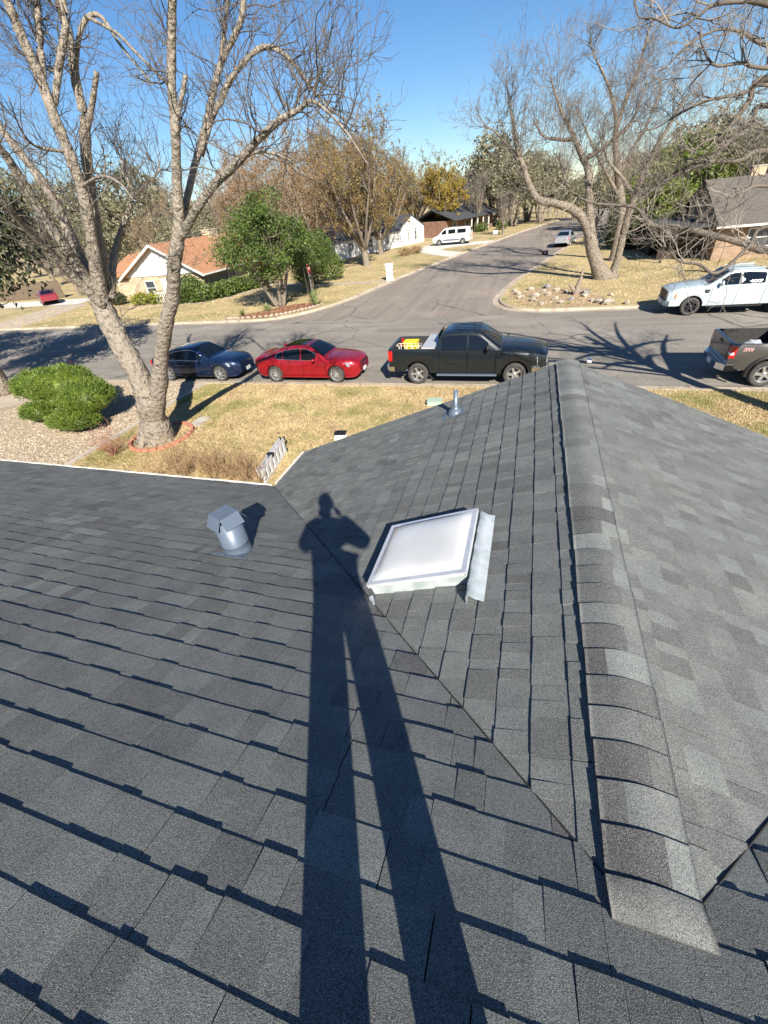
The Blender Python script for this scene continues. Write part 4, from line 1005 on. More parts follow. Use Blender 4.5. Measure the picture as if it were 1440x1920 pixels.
def leaves(mb, c, rr, n, size, g, shell=.55, flat=.0, elong=1.6):
    """n leaf quads through an ellipsoid, thicker towards its skin"""
    d = g.normal(size=(n, 3)); d /= np.linalg.norm(d, axis=1)[:, None]
    rad_ = shell + (1 - shell) * g.random(n) ** .6; rad_ *= 1 + .16 * g.normal(size=n)
    P = np.array(c) + d * np.array(rr) * rad_[:, None]
    a = d * .7 + g.normal(size=(n, 3)); a /= np.linalg.norm(a, axis=1)[:, None]
    b = np.cross(a, d + .6 * g.normal(size=(n, 3))); b /= (np.linalg.norm(b, axis=1)[:, None] + 1e-9)
    s = size * (.6 + .8 * g.random(n))[:, None]
    V = np.stack([P - b * s * .5, P + a * s * elong * .5 - b * s * .08, P + a * s * elong * .55 + b * s * .08, P + b * s * .5], 1).reshape(-1, 3)
    bulk(mb, [tuple(v) for v in V.tolist()], [(4 * i, 4 * i + 1, 4 * i + 2, 4 * i + 3) for i in range(n)])
def needles(mb, c, rr, n, L, w, g, shell=.8):
    d = g.normal(size=(n, 3)); d[:, 2] = np.abs(d[:, 2]) * .9 - .25; d /= np.linalg.norm(d, axis=1)[:, None]
    bump = 1 + .13 * np.sin(d[:, 0] * 9 + c[0]) * np.sin(d[:, 1] * 8 + c[1]) + .07 * np.sin(d[:, 0] * 21) * np.sin(d[:, 2] * 19)
    P = np.array(c) + d * np.array(rr) * (bump * (shell + (1 - shell) * g.random(n)))[:, None]
    a = d + np.array([0, 0, .5]) + .55 * g.normal(size=(n, 3)); a /= np.linalg.norm(a, axis=1)[:, None]
    b = np.cross(a, g.normal(size=(n, 3))); b /= (np.linalg.norm(b, axis=1)[:, None] + 1e-9)
    l = L * (.6 + .8 * g.random(n))[:, None]
    V = np.stack([P - b * w, P + b * w, P + a * l], 1).reshape(-1, 3)
    bulk(mb, [tuple(v) for v in V.tolist()], [(3 * i, 3 * i + 1, 3 * i + 2) for i in range(n)])
def pxlimb(L, Yb, scale=1.0):
    """limb points given by their bearing from the camera and their distance, thickness in pixels there"""
    P = []; R = []
    for px, py, dy, w in L:
        p = at(px, py, Yb + dy); q = RW.transposed() @ (p - CAM); P.append(p); R.append(.5 * w * q.z / FPX * scale)
    return P, R
def put_limb(mb, P, R, g, n=9, m=6):
    P = [p if i in (0, len(P) - 1) else Vector(p) + rvec(g) * (R[i] * .12 + .012) for i, p in enumerate(P)]
    pts = catmull([tuple(p) for p in P], m); rr = catmull([(r, 0, 0) for r in R], m); rs = []
    for k, r in enumerate(rr): rs.append(max(.004, r[0] * (1 + g.uniform(-.07, .07))))
    mb.tube([Vector(p) for p in pts], rs, n, jit=.075 if n > 6 else 0, rnd=g); return [Vector(p) for p in pts], rs
def twigs_on(mb, pts, rs, g, n, t0=.25, L=(.8, 1.8), r=.012, depth=2, tips=None, up=.25, fan=3, kink=.35, rmin=.0035):
    K = len(pts)
    for _ in range(n):
        i = g.randint(int(t0 * (K - 2)), K - 2); d = (pts[i + 1] - pts[i]).normalized()
        dd = (d * g.uniform(-.1, .8) + rvec(g) + Vector((0, 0, up))).normalized()
        sprout(mb, pts[i] + dd * rs[i] * .7, dd, g.uniform(*L), min(r * g.uniform(.7, 1.4), rs[i] * .6 + .003), depth, g, kink=kink, tips=tips, fan=fan, rmin=rmin)

# ---------------------------------------------------------------- the forked pecan in the yard
g = random.Random(21)
TP = 9.9
pec = thing('pecan_tree', 'tall bare forked pecan with pale scaly bark rising from the brick ring', 'tree', (-11.78, TP, ZL))
tb, tw = MB(), MB()
LIMBS = dict(
 trunk=[(299, 842, 0, 74), (297, 822, 0, 55), (289, 785, 0, 47), (282, 748, 0, 46), (279, 728, 0, 30)],
 lm=[(284, 775, 0, 38), (264, 715, 0, 40), (236, 656, .1, 39), (209, 605, .2, 38), (190, 568, .3, 36), (180, 548, .3, 30)],
 rm=[(290, 790, 0, 30), (296, 715, -.1, 28), (304, 665, -.2, 25), (313, 610, -.3, 24), (322, 555, -.4, 24), (328, 500, -.5, 23), (334, 450, -.5, 23), (337, 420, -.5, 20)],
 g=[(195, 575, .2, 18), (150, 530, -.2, 15), (110, 490, -.6, 13), (60, 440, -1.2, 12), (10, 385, -1.8, 11), (-40, 340, -2.2, 10)],
 a=[(192, 578, .3, 22), (155, 515, 0, 21), (117, 460, -.3, 20), (60, 367, -.6, 17), (20, 305, -.9, 15), (-30, 235, -1.2, 13), (-70, 150, -1.4, 9)],
 b=[(194, 575, .5, 22), (160, 500, .6, 20), (110, 395, .9, 17), (67, 325, 1.1, 16), (20, 263, 1.4, 14), (-30, 195, 1.6, 12), (-80, 90, 1.7, 8)],
 c=[(194, 575, .3, 26), (178, 490, .2, 24), (157, 375, .1, 21), (133, 295, 0, 20), (103, 217, 0, 19), (77, 150, 0, 18), (43, 73, -.1, 17), (10, -5, -.2, 15), (-30, -110, -.3, 11), (-50, -230, -.3, 6)],
 d=[(198, 575, .5, 22), (188, 480, .6, 20), (173, 383, .7, 18), (163, 283, .8, 18), (157, 217, .8, 17), (143, 150, .9, 16), (133, 83, 1, 15), (110, 0, 1, 13), (95, -120, 1.1, 9), (90, -220, 1.1, 5)],
 d2=[(163, 242, .8, 11), (171, 195, .8, 10), (179, 165, .8, 9), (182, 135, .8, 9)],
 e=[(82, 168, 0, 12), (74, 67, .3, 12), (68, 0, .5, 11), (64, -100, .6, 7)],
 f=[(103, 195, .1, 11), (110, 143, .4, 12), (117, 100, .5, 13), (122, 33, .6, 12), (107, -30, .7, 10), (100, -130, .8, 6)],
 h=[(208, 560, .4, 15), (213, 480, 1.2, 12), (233, 417, 1.6, 10), (247, 367, 1.8, 8), (235, 325, 2, 5), (225, 290, 2, 3)],
 h2=[(246, 372, 1.8, 6), (270, 352, 2.2, 4), (295, 325, 2.6, 3), (300, 300, 2.8, 2)],
 r1=[(337, 435, -.5, 20), (331, 340, -.5, 17), (328, 250, -.6, 16), (321, 167, -.6, 16), (320, 83, -.6, 16), (322, 0, -.7, 15), (322, -110, -.8, 11), (330, -220, -.8, 6)],
 r1b=[(329, 246, -.6, 9), (338, 200, -.6, 9), (344, 170, -.6, 8), (348, 140, -.6, 8)],
 r2=[(338, 445, -.5, 17), (353, 423, -.6, 16), (377, 383, -.8, 15), (407, 340, -1, 15), (443, 307, -1.2, 14), (480, 263, -1.4, 13), (523, 227, -1.6, 11), (560, 203, -1.7, 9), (585, 190, -1.8, 7), (615, 208, -1.9, 5), (650, 250, -2, 4), (690, 310, -2.1, 2)],
 r3=[(337, 435, -.4, 13), (360, 333, .2, 12), (377, 273, .4, 13), (387, 227, .5, 12), (410, 127, .7, 11), (443, 60, .8, 10), (457, 0, .9, 9), (470, -100, 1, 6)],
 r3b=[(376, 290, .4, 12), (400, 215, .5, 11), (413, 190, .6, 11), (432, 150, .7, 10), (460, 112, .8, 9), (490, 92, .9, 9), (520, 95, 1, 8), (548, 118, 1.1, 7), (575, 150, 1.2, 6), (600, 185, 1.3, 5), (625, 210, 1.4, 4), (650, 225, 1.4, 2)],
 r3c=[(411, 125, .7, 7), (420, 60, .8, 7), (428, 0, .8, 6), (432, -80, .9, 4)],
 r2b=[(430, 315, -1.1, 7), (470, 290, -.6, 6), (505, 285, -.2, 4), (540, 300, .1, 3), (575, 330, .3, 2)],
 c2=[(152, 350, .1, 6), (190, 330, -.4, 5), (225, 345, -.8, 4), (250, 375, -1, 2)],
 c3=[(128, 285, 0, 6), (70, 275, -.5, 5), (40, 245, -1, 3), (15, 180, -1.4, 2)],
 k1=[(160, 30, 1, 6), (215, 60, .4, 6), (250, 95, 0, 5), (285, 130, -.3, 5), (312, 155, -.5, 4)],
 k0=[(143, 120, .9, 7), (150, 70, .9, 8), (163, 35, 1, 8), (190, 30, 1, 7), (230, 90, .6, 5), (280, 150, .1, 4)])
org = Vector((-11.78, TP, ZL)); tips = []
for nm, L in LIMBS.items():
    P, R = pxlimb(L, TP); P = [p - org for p in P]
    pts, rs = put_limb(tb, P, R, g, n=14 if nm in ('trunk', 'lm', 'rm') else 9)
    if nm in ('trunk', 'd2', 'r1b', 'k0', 'k1'): continue
    nT = dict(lm=5, rm=6, r2=38, r3b=38, r3=32, r1=32, c=36, d=36, a=28, b=28, g=22, e=24, f=24, h=22, h2=16, r2b=16).get(nm, 14)
    twigs_on(tw, pts, rs, g, nT, t0=.22 if nm not in ('lm', 'rm') else .5, L=(.6, 1.5), r=.014, depth=2, fan=3, kink=.42)
# root flare
fl_ = tb
for a in range(7):
    th = a * .9; tb.tube([(.16 * math.cos(th), .16 * math.sin(th), .62), (.40 * math.cos(th), .40 * math.sin(th), .20), (.72 * math.cos(th), .72 * math.sin(th), -.05)], [.14, .15, .05], 7)
tb.build('trunk', MAT['bark_pecan'], pec); tw.build('crown', MAT['twig_pecan'], pec)
# ring of red scalloped bricks round it
MAT['ring_brick'] = M('red_edging_brick', (0.46, 0.19, 0.12), (0.34, 0.14, 0.09), scale=6, rough=.9, bump=.4, bscale=30)
ring = thing('brick_ring', 'low ring of red scalloped edging bricks round the forked tree', 'edging', (-11.72, 10.15, ZL))
for i in range(26):
    a = i / 26 * 6.283 + .1
    if 1.9 < a < 2.6: continue
    rx_, ry_ = 1.0, 1.05
    o = MB().box((0, 0, .045), (.225, .11, .12), taper=.86).build('brick', MAT['ring_brick'], ring)
    o.location = (rx_ * math.cos(a), ry_ * math.sin(a), 0); o.rotation_euler = (g.uniform(-.1, .1), g.uniform(-.1, .1), a + math.pi / 2 + g.uniform(-.12, .12))

# ---------------------------------------------------------------- bare corner tree over the cross street
def guided(name, label, base, Yb, limbs, mats, twn, tw_kw, seed, extra=None, bud=None):
    g = random.Random(seed); t = thing(name, label, 'tree', base); o = Vector(base); tb, tw = MB(), MB(); tips = []
    for nm, L in limbs.items():
        P, R = pxlimb(L, Yb); P = [p - o for p in P]; pts, rs = put_limb(tb, P, R, g)
        if nm.startswith('T'): continue
        twigs_on(tw, pts, rs, g, twn.get(nm, twn['*']), tips=tips, **tw_kw)
    tb.build('trunk', mats[0], t); tw.build('crown', mats[1], t); return t
guided('corner_tree', 'gnarled bare tree with a split leaning trunk on the street corner', (5.3, 36.6, ZL), 36.6, dict(
 T1=[(1139, 534, 0, 42), (1124, 505, 0, 27), (1112, 465, 0, 22), (1106, 435, 0, 19)],
 T3=[(1142, 532, 0, 22), (1153, 500, -.1, 14), (1162, 468, -.2, 13), (1170, 430, -.3, 12)],
 L1=[(1112, 475, 0, 18), (1098, 418, 0, 16), (1075, 394, 0, 15), (1040, 380, -.3, 13), (1010, 373, -.5, 12), (992, 345, -.6, 11), (980, 310, -.6, 9), (970, 283, -.6, 8), (964, 240, -.6, 6), (955, 190, -.6, 4), (950, 150, -.6, 2)],
 L2=[(974, 300, -.6, 7), (950, 270, -.2, 5), (925, 245, 0, 3), (905, 235, 0, 2)],
 M1=[(1108, 445, 0, 17), (1105, 380, 0, 14), (1103, 320, .3, 13), (1090, 290, .4, 11), (1072, 245, .5, 8), (1052, 207, .6, 6), (1040, 170, .6, 4), (1030, 140, .6, 2)],
 M2=[(1095, 300, .4, 9), (1120, 285, .2, 8), (1150, 262, 0, 6), (1178, 235, 0, 5), (1200, 195, 0, 3), (1215, 150, 0, 2)],
 M3=[(1078, 262, .5, 7), (1050, 262, .8, 6), (1020, 255, 1, 4), (1000, 225, 1, 3)],
 R1=[(1168, 440, -.3, 12), (1182, 395, -.6, 13), (1198, 345, -.8, 11), (1222, 290, -1, 8), (1255, 235, -1.2, 6), (1285, 180, -1.3, 4)],
 R2=[(1190, 370, -.7, 8), (1165, 330, -1.2, 6), (1140, 300, -1.4, 4), (1125, 255, -1.5, 2)]),
 (MAT['bark_grey'], MAT['twig_grey']), {'*': 16, 'L1': 46, 'M1': 46, 'M2': 30, 'R1': 34, 'M3': 22, 'L2': 18}, dict(t0=.30, L=(1.0, 2.4), r=.02, depth=3, fan=3, kink=.30, up=.55, rmin=.006), 5)
guided('corner_tree', 'tall bare tree with a deep V fork behind the split corner tree', (7.1, 45.0, ZL), 45.0, dict(
 T1=[(1152, 492, 0, 24), (1158, 450, 0, 16), (1165, 400, 0, 14), (1160, 340, 0, 13), (1155, 270, 0, 11), (1157, 228, 0, 10)],
 A=[(1157, 236, 0, 8), (1178, 175, .3, 7), (1198, 125, .5, 5), (1210, 80, .6, 4), (1222, 40, .6, 2)],
 B=[(1157, 236, 0, 8), (1150, 190, -.3, 6), (1132, 140, -.5, 4), (1115, 105, -.6, 3), (1105, 70, -.6, 2)],
 C=[(1160, 330, 0, 7), (1185, 280, .6, 6), (1215, 230, 1, 5), (1240, 165, 1.2, 3)],
 D=[(1162, 370, 0, 7), (1135, 320, -.6, 5), (1110, 270, -1, 4), (1080, 200, -1.2, 2)]),
 (MAT['bark_grey'], MAT['twig_grey']), {'*': 34, 'A': 48, 'B': 40}, dict(t0=.15, L=(.8, 1.9), r=.02, depth=3, fan=3, kink=.30, up=.5, rmin=.006), 8)

# ---------------------------------------------------------------- bare boughs reaching in from the yard at the right
NB = Vector((8.4, 12.1, ZL)); g = random.Random(33); nt_ = thing('yard_tree', 'bare tree by the roof with long dark boughs reaching over the street', 'tree', NB)
tb, tw = MB(), MB()
put_limb(tb, [Vector((.1, .1, -.1)), Vector((0, 0, .6)), Vector((-.2, 0, 2)), Vector((-.3, .1, 3.6)), Vector((-.2, .2, 5.2)), Vector((.1, .2, 7.5))], [.40, .29, .24, .20, .15, .10], g, n=14)
BOUGH = [  # (start height on the trunk, limb)
 (4.6, [(1440, 283, 1.0, 12), (1387, 300, .8, 10), (1327, 304, .5, 9), (1262, 333, .2, 7), (1212, 366, 0, 5), (1193, 388, -.2, 3)], 26),
 (3.6, [(1440, 468, .4, 17), (1395, 455, .2, 16), (1360, 447, 0, 14), (1310, 433, -.1, 13), (1262, 427, -.2, 12), (1222, 420, -.3, 9), (1192, 392, -.4, 7), (1150, 384, -.5, 6), (1110, 380, -.6, 5), (1072, 360, -.6, 4), (1054, 317, -.7, 3), (1048, 285, -.7, 2)], 34),
 (5.2, [(1440, 197, 1.5, 11), (1407, 230, 1.3, 9), (1360, 273, 1, 8), (1313, 310, .8, 7), (1267, 323, .5, 5), (1227, 347, .3, 3)], 22),
 (5.8, [(1440, 147, .6, 15), (1403, 190, .4, 13), (1376, 228, .2, 10), (1352, 250, 0, 7), (1310, 275, -.2, 5), (1280, 310, -.3, 3)], 24),
 (6.2, [(1440, 160, -.8, 8), (1393, 177, -1, 7), (1327, 190, -1.2, 6), (1277, 213, -1.3, 5), (1227, 240, -1.3, 3), (1190, 250, -1.3, 2)], 22),
 (7.2, [(1445, 12, -2.5, 13), (1387, 4, -2.6, 10), (1337, 8, -2.7, 8), (1310, 28, -2.8, 6), (1270, 50, -2.8, 5), (1227, 37, -2.8, 4), (1200, 30, -2.8, 3), (1187, 0, -2.8, 2)], 18),
 (7.0, [(1440, 128, -1.8, 8), (1393, 117, -1.9, 7), (1342, 122, -2, 6), (1317, 85, -2, 4), (1312, 55, -2, 3)], 18),
 (3.9, [(1440, 350, -.6, 8), (1395, 360, -.8, 6), (1350, 375, -1, 4), (1310, 410, -1, 3), (1280, 440, -1, 2)], 18),
 (3.2, [(1440, 425, -1.0, 10), (1400, 465, -1.2, 8), (1345, 513, -1.3, 7), (1310, 497, -1.4, 6), (1275, 490, -1.4, 5), (1255, 468, -1.5, 3), (1240, 462, -1.5, 2)], 20),
 (6.5, [(1440, 85, .5, 9), (1390, 60, .3, 7), (1345, 55, .2, 5), (1290, 85, 0, 4), (1245, 130, 0, 2)], 20),
 (7.4, [(1440, -60, .5, 12), (1400, -150, .3, 9), (1380, -260, .2, 6)], 12)]
for h, L, k in BOUGH:
    h = 1.6 + h * .58
    P, R = pxlimb(L, 12.6, .78); st = Vector((-.25, .1, h)); P = [p - NB for p in P]
    mid = st.lerp(P[0], .55) + Vector((0, 0, .25)); R0 = max(R[0] * 1.35, .06)
    pts, rs = put_limb(tb, [st, mid] + P, [R0, (R0 + R[0]) / 2] + R, g, n=8)
    twigs_on(tw, pts, rs, g, k, t0=.32, L=(.45, 1.25), r=.011, depth=2, fan=3, kink=.38, up=.12, rmin=.003)
# the side of the crown away from the frame
for k in range(9):
    a = g.uniform(-2.2, 1.6); st = Vector((-.2, .1, g.uniform(3.5, 7))); e = st + Vector((math.cos(a) * 4.2, math.sin(a) * 3.2, g.uniform(1, 3.5)))
    pts, rs = put_limb(tb, [st, st.lerp(e, .5) + Vector((0, 0, .3)), e], [.14, .09, .03], g, n=7); twigs_on(tw, pts, rs, g, 12, t0=.2, L=(.6, 1.5), r=.014, depth=2)
tb.build('trunk', MAT['twig_pecan'], nt_); tw.build('crown', MAT['twig_pale'], nt_)

# ---------------------------------------------------------------- generic trees: vase-shaped bare trees, budding trees, evergreens
def bare_mesh(seed, H, r0, fork, nlead, spread, twn, mats, bud=None, nbud=0, bsize=.1, rmin=.012, depth=2, lean=.55):
    g = random.Random(seed); ng = np.random.default_rng(seed); tb, tw, tips = MB(), MB(), []
    put_limb(tb, [Vector((0, 0, -.2)), Vector((0, 0, .3)), Vector((g.uniform(-.2, .2), g.uniform(-.2, .2), fork))], [r0 * 1.5, r0, r0 * .8], g, n=10)
    for i in range(nlead):
        a = 6.283 * i / nlead + g.uniform(-.4, .4); s = spread * g.uniform(.35, 1.0); hh = H * g.uniform(.78, 1.0) * (1 - .22 * (s / spread) ** 2)
        st = Vector((0, 0, fork - g.uniform(.0, .6))); e = Vector((math.cos(a) * s, math.sin(a) * s, hh))
        m1 = st.lerp(e, .33) + Vector((math.cos(a), math.sin(a), 0)) * s * .16 + rvec(g) * .2; m2 = st.lerp(e, .68) + Vector((math.cos(a), math.sin(a), 0)) * s * .08 + rvec(g) * .3
        rr = r0 * g.uniform(.38, .6); pts, rs = put_limb(tb, [st, m1, m2, e], [rr, rr * .68, rr * .36, .012], g, n=7)
        twigs_on(tw, pts, rs, g, twn, t0=.22, L=(H * .10, H * .22), r=.028, depth=depth, tips=tips, up=lean, fan=3, kink=.22, rmin=rmin)
    T = tb.mesh('trunk', mats[0]); Wg = tw.mesh('crown', mats[1]); B = None
    if bud:
        mb = MB()
        for k in range(nbud):
            p, d = tips[g.randrange(len(tips))]; leaves(mb, tuple(p - d * g.uniform(0, .5)), (.22, .22, .3), 5, bsize, ng, shell=.1)
        B = mb.mesh('buds', bud)
    return T, Wg, B
def ever_mesh(seed, H, R, r0, fork, nclump, nleaf, size, mats, flat=.75, low=.38, stems=4):
    g = random.Random(seed); ng = np.random.default_rng(seed); tb, lf = MB(), MB()
    for i in range(stems):
        a = 6.283 * i / stems + g.uniform(-.5, .5); b = Vector((.25 * math.cos(a) * (stems > 1), .25 * math.sin(a) * (stems > 1), -.1)); e = Vector((math.cos(a) * R * .5, math.sin(a) * R * .5, H * .72))
        pts, rs = put_limb(tb, [b, b.lerp(e, .35) + rvec(g) * .25, b.lerp(e, .7) + rvec(g) * .3, e], [r0, r0 * .75, r0 * .5, .03], g, n=8)
        for k in range(5):
            q = pts[g.randint(len(pts) // 3, len(pts) - 2)]; d = Vector((g.gauss(0, 1), g.gauss(0, 1), .5)).normalized(); sprout(tb, q, d, R * .6, r0 * .3, 2, g, fan=2, rmin=.012)
    cz = H * (low + (1 - low) / 2); rz = H * (1 - low) / 2
    for i in range(nclump):
        u = g.uniform(-1, 1); a = g.uniform(0, 6.283); q = math.sqrt(1 - u * u); k = g.uniform(.5, 1.08)
        c = (R * q * math.cos(a) * k, R * q * math.sin(a) * k, cz + rz * u * k); s = R * g.uniform(.15, .34)
        leaves(lf, c, (s, s, s * flat), nleaf, size, ng, shell=.35)
    return tb.mesh('trunk', mats[0]), lf.mesh('crown', mats[1]), None
def plant_tree(meshes, name, label, loc, sc=1.0, rz=0.0, group=None, sz=None):
    t = thing(name, label, 'tree', loc, rz, group); t.scale = (sc, sc, sz or sc)
    link('trunk', meshes[0], t); link('crown', meshes[1], t)
    if meshes[2]: link('buds', meshes[2], t)
    return t
BG, TG, TB_, LG = MAT['bark_grey'], MAT['twig_grey'], MAT['twig_brown'], MAT['leaf_grey']
V_olive = bare_mesh(1, 12.6, .42, 1.9, 11, 6.2, 17, (BG, MAT['twig_grey']), MAT['bud_olive'], 3600, .13)
V_orange = bare_mesh(2, 11.0, .34, 1.7, 9, 4.8, 14, (BG, TB_), MAT['bud_orange'], 1500, .12)
V_yellow = bare_mesh(3, 8.5, .26, 1.6, 8, 3.6, 12, (BG, TB_), MAT['bud_yellow'], 2400, .18)
V_bare = bare_mesh(4, 10.0, .30, 2.0, 8, 4.6, 15, (BG, TG))
V_brown = bare_mesh(6, 9.5, .28, 1.8, 8, 4.4, 14, (BG, TB_), MAT['bud_orange'], 350, .12)
E_oak = ever_mesh(7, 7.6, 4.0, .17, 1.2, 66, 330, .135, (BG, MAT['leaf_oak']), low=.26, stems=5)
E_dark = ever_mesh(8, 9.0, 5.2, .30, 1.6, 62, 190, .26, (BG, MAT['leaf_dark']), low=.30, stems=3)
E_grey = ever_mesh(9, 8.5, 4.6, .26, 1.6, 46, 150, .24, (BG, MAT['leaf_grey']), low=.30, stems=3)
E_lime = ever_mesh(10, 7.0, 4.2, .20, 1.2, 58, 190, .24, (BG, MAT['leaf_lime']), low=.10, stems=4)
E_near = ever_mesh(12, 8.6, 4.2, .34, 2.2, 66, 300, .16, (BG, MAT['leaf_dark']), low=.34, stems=3)

plant_tree(E_oak, 'evergreen_tree', 'bushy glossy green evergreen tree in the red mulch bed at the corner', (-18.7, 32.0, ZL), .90, .4)
plant_tree(E_oak, 'evergreen_tree', 'smaller shaded evergreen tree just behind the bushy corner evergreen', (-18.6, 37.6, ZL), .62, 2.1)
plant_tree(V_olive, 'budding_tree', 'wide vase shaped tree with olive buds before the white house wall', (-18.6, 53.6, ZL), 1.0, .3, sz=1.02)
plant_tree(V_olive, 'budding_tree', 'olive budding tree with a dark trunk close to the white garden wall', (-20.3, 65.0, ZL), .92, 2.2)
plant_tree(V_orange, 'budding_tree', 'orange budded tree behind the house with the orange brown roof', (-34.0, 60.0, ZL), 1.08, .9)
plant_tree(V_orange, 'budding_tree', 'rust coloured budding tree between the two pale houses', (-26.5, 58.0, ZL), .98, 2.6)
plant_tree(V_olive, 'budding_tree', 'tall thin budding tree standing behind the rust coloured one', (-29.0, 72.0, ZL), 1.05, 4.0)
plant_tree(V_brown, 'budding_tree', 'brownish bare tree past the end of the orange brown roof', (-41.0, 70.0, ZL), 1.1, 1.2)
plant_tree(V_yellow, 'budding_tree', 'yellow leafed tree beside the white gabled house', (-15.2, 88.0, ZL), 1.05, .2)
plant_tree(V_bare, 'bare_tree', 'grey bare tree behind the white van and driveway', (-10.2, 92.0, ZL), .95, .8)
plant_tree(V_bare, 'bare_tree', 'slim grey bare tree at the brick house past the van', (-6.5, 98.0, ZL), .85, 2.8)
plant_tree(E_grey, 'live_oak', 'olive live oak with twin trunks at the verge of the cross street', (1.0, 98.0, ZL), 1.05, .5)
plant_tree(E_grey, 'live_oak', 'grey green live oak beyond the twin trunk oak', (-1.5, 106.0, ZL), 1.2, 1.5)
plant_tree(V_bare, 'bare_tree', 'leaning bare tree on the verge near the white yard sign', (-4.6, 80.0, ZL), .62, 4.1)
plant_tree(E_lime, 'green_tree', 'bright lime green leafy tree behind the corner trees', (14.5, 61.0, ZL), 1.12, .1)
plant_tree(E_lime, 'green_tree', 'low lime green leafy tree beside the dark carport', (11.0, 54.5, ZL), .80, 2.3)
plant_tree(E_grey, 'live_oak', 'broad grey green oak rising behind the grey roofed house', (28.0, 66.0, ZL), 1.35, 2.0)
plant_tree(E_grey, 'live_oak', 'olive green oak between the lime tree and the grey roofed house', (20.0, 70.0, ZL), 1.05, .7)
plant_tree(V_bare, 'bare_tree', 'grey bare tree standing against the broad grey green oak', (20.5, 58.0, ZL), 1.05, 1.9)
plant_tree(V_brown, 'bare_tree', 'brown bare tree beyond the lime green tree', (11.0, 84.0, ZL), 1.0, 5.0)
# off to the left: dark oak over the street, then the yards beyond
plant_tree(E_near, 'live_oak', 'dense dark live oak shading the street beside the gravel yard', (-24.4, 13.4, ZL), 1.0, .3, sz=1.25)
plant_tree(E_near, 'live_oak', 'second dense dark live oak along the shaded end of the street', (-33.5, 12.6, ZL), 1.05, 1.7)
k_ = 0
for (x, y, ms, nm, lb, s, r) in (
 (-48, 62, E_grey, 'live_oak', 'olive grey oak behind the brown fence and red car', .95, .2), (-57, 52, E_grey, 'live_oak', 'pale grey green oak at the end of the brown fence', .85, 1.4),
 (-66, 66, E_grey, 'live_oak', 'wide grey green oak far behind the brown fence', 1.05, 2.2), (-54, 44.5, V_bare, 'bare_tree', 'thin bare tree leaning over the red car', .62, .5),
 (-72, 56, V_bare, 'bare_tree', 'grey bare tree beyond the brown fence corner', .9, 1.1), (-45, 78, V_brown, 'bare_tree', 'brown bare tree rising past the oak behind the red car', 1.0, .4),
 (-42, 52, E_grey, 'live_oak', 'olive oak pressed against the gabled house with white siding', .8, 2.9)):
    plant_tree(ms, nm, lb, (x, y, ZL), s, r)
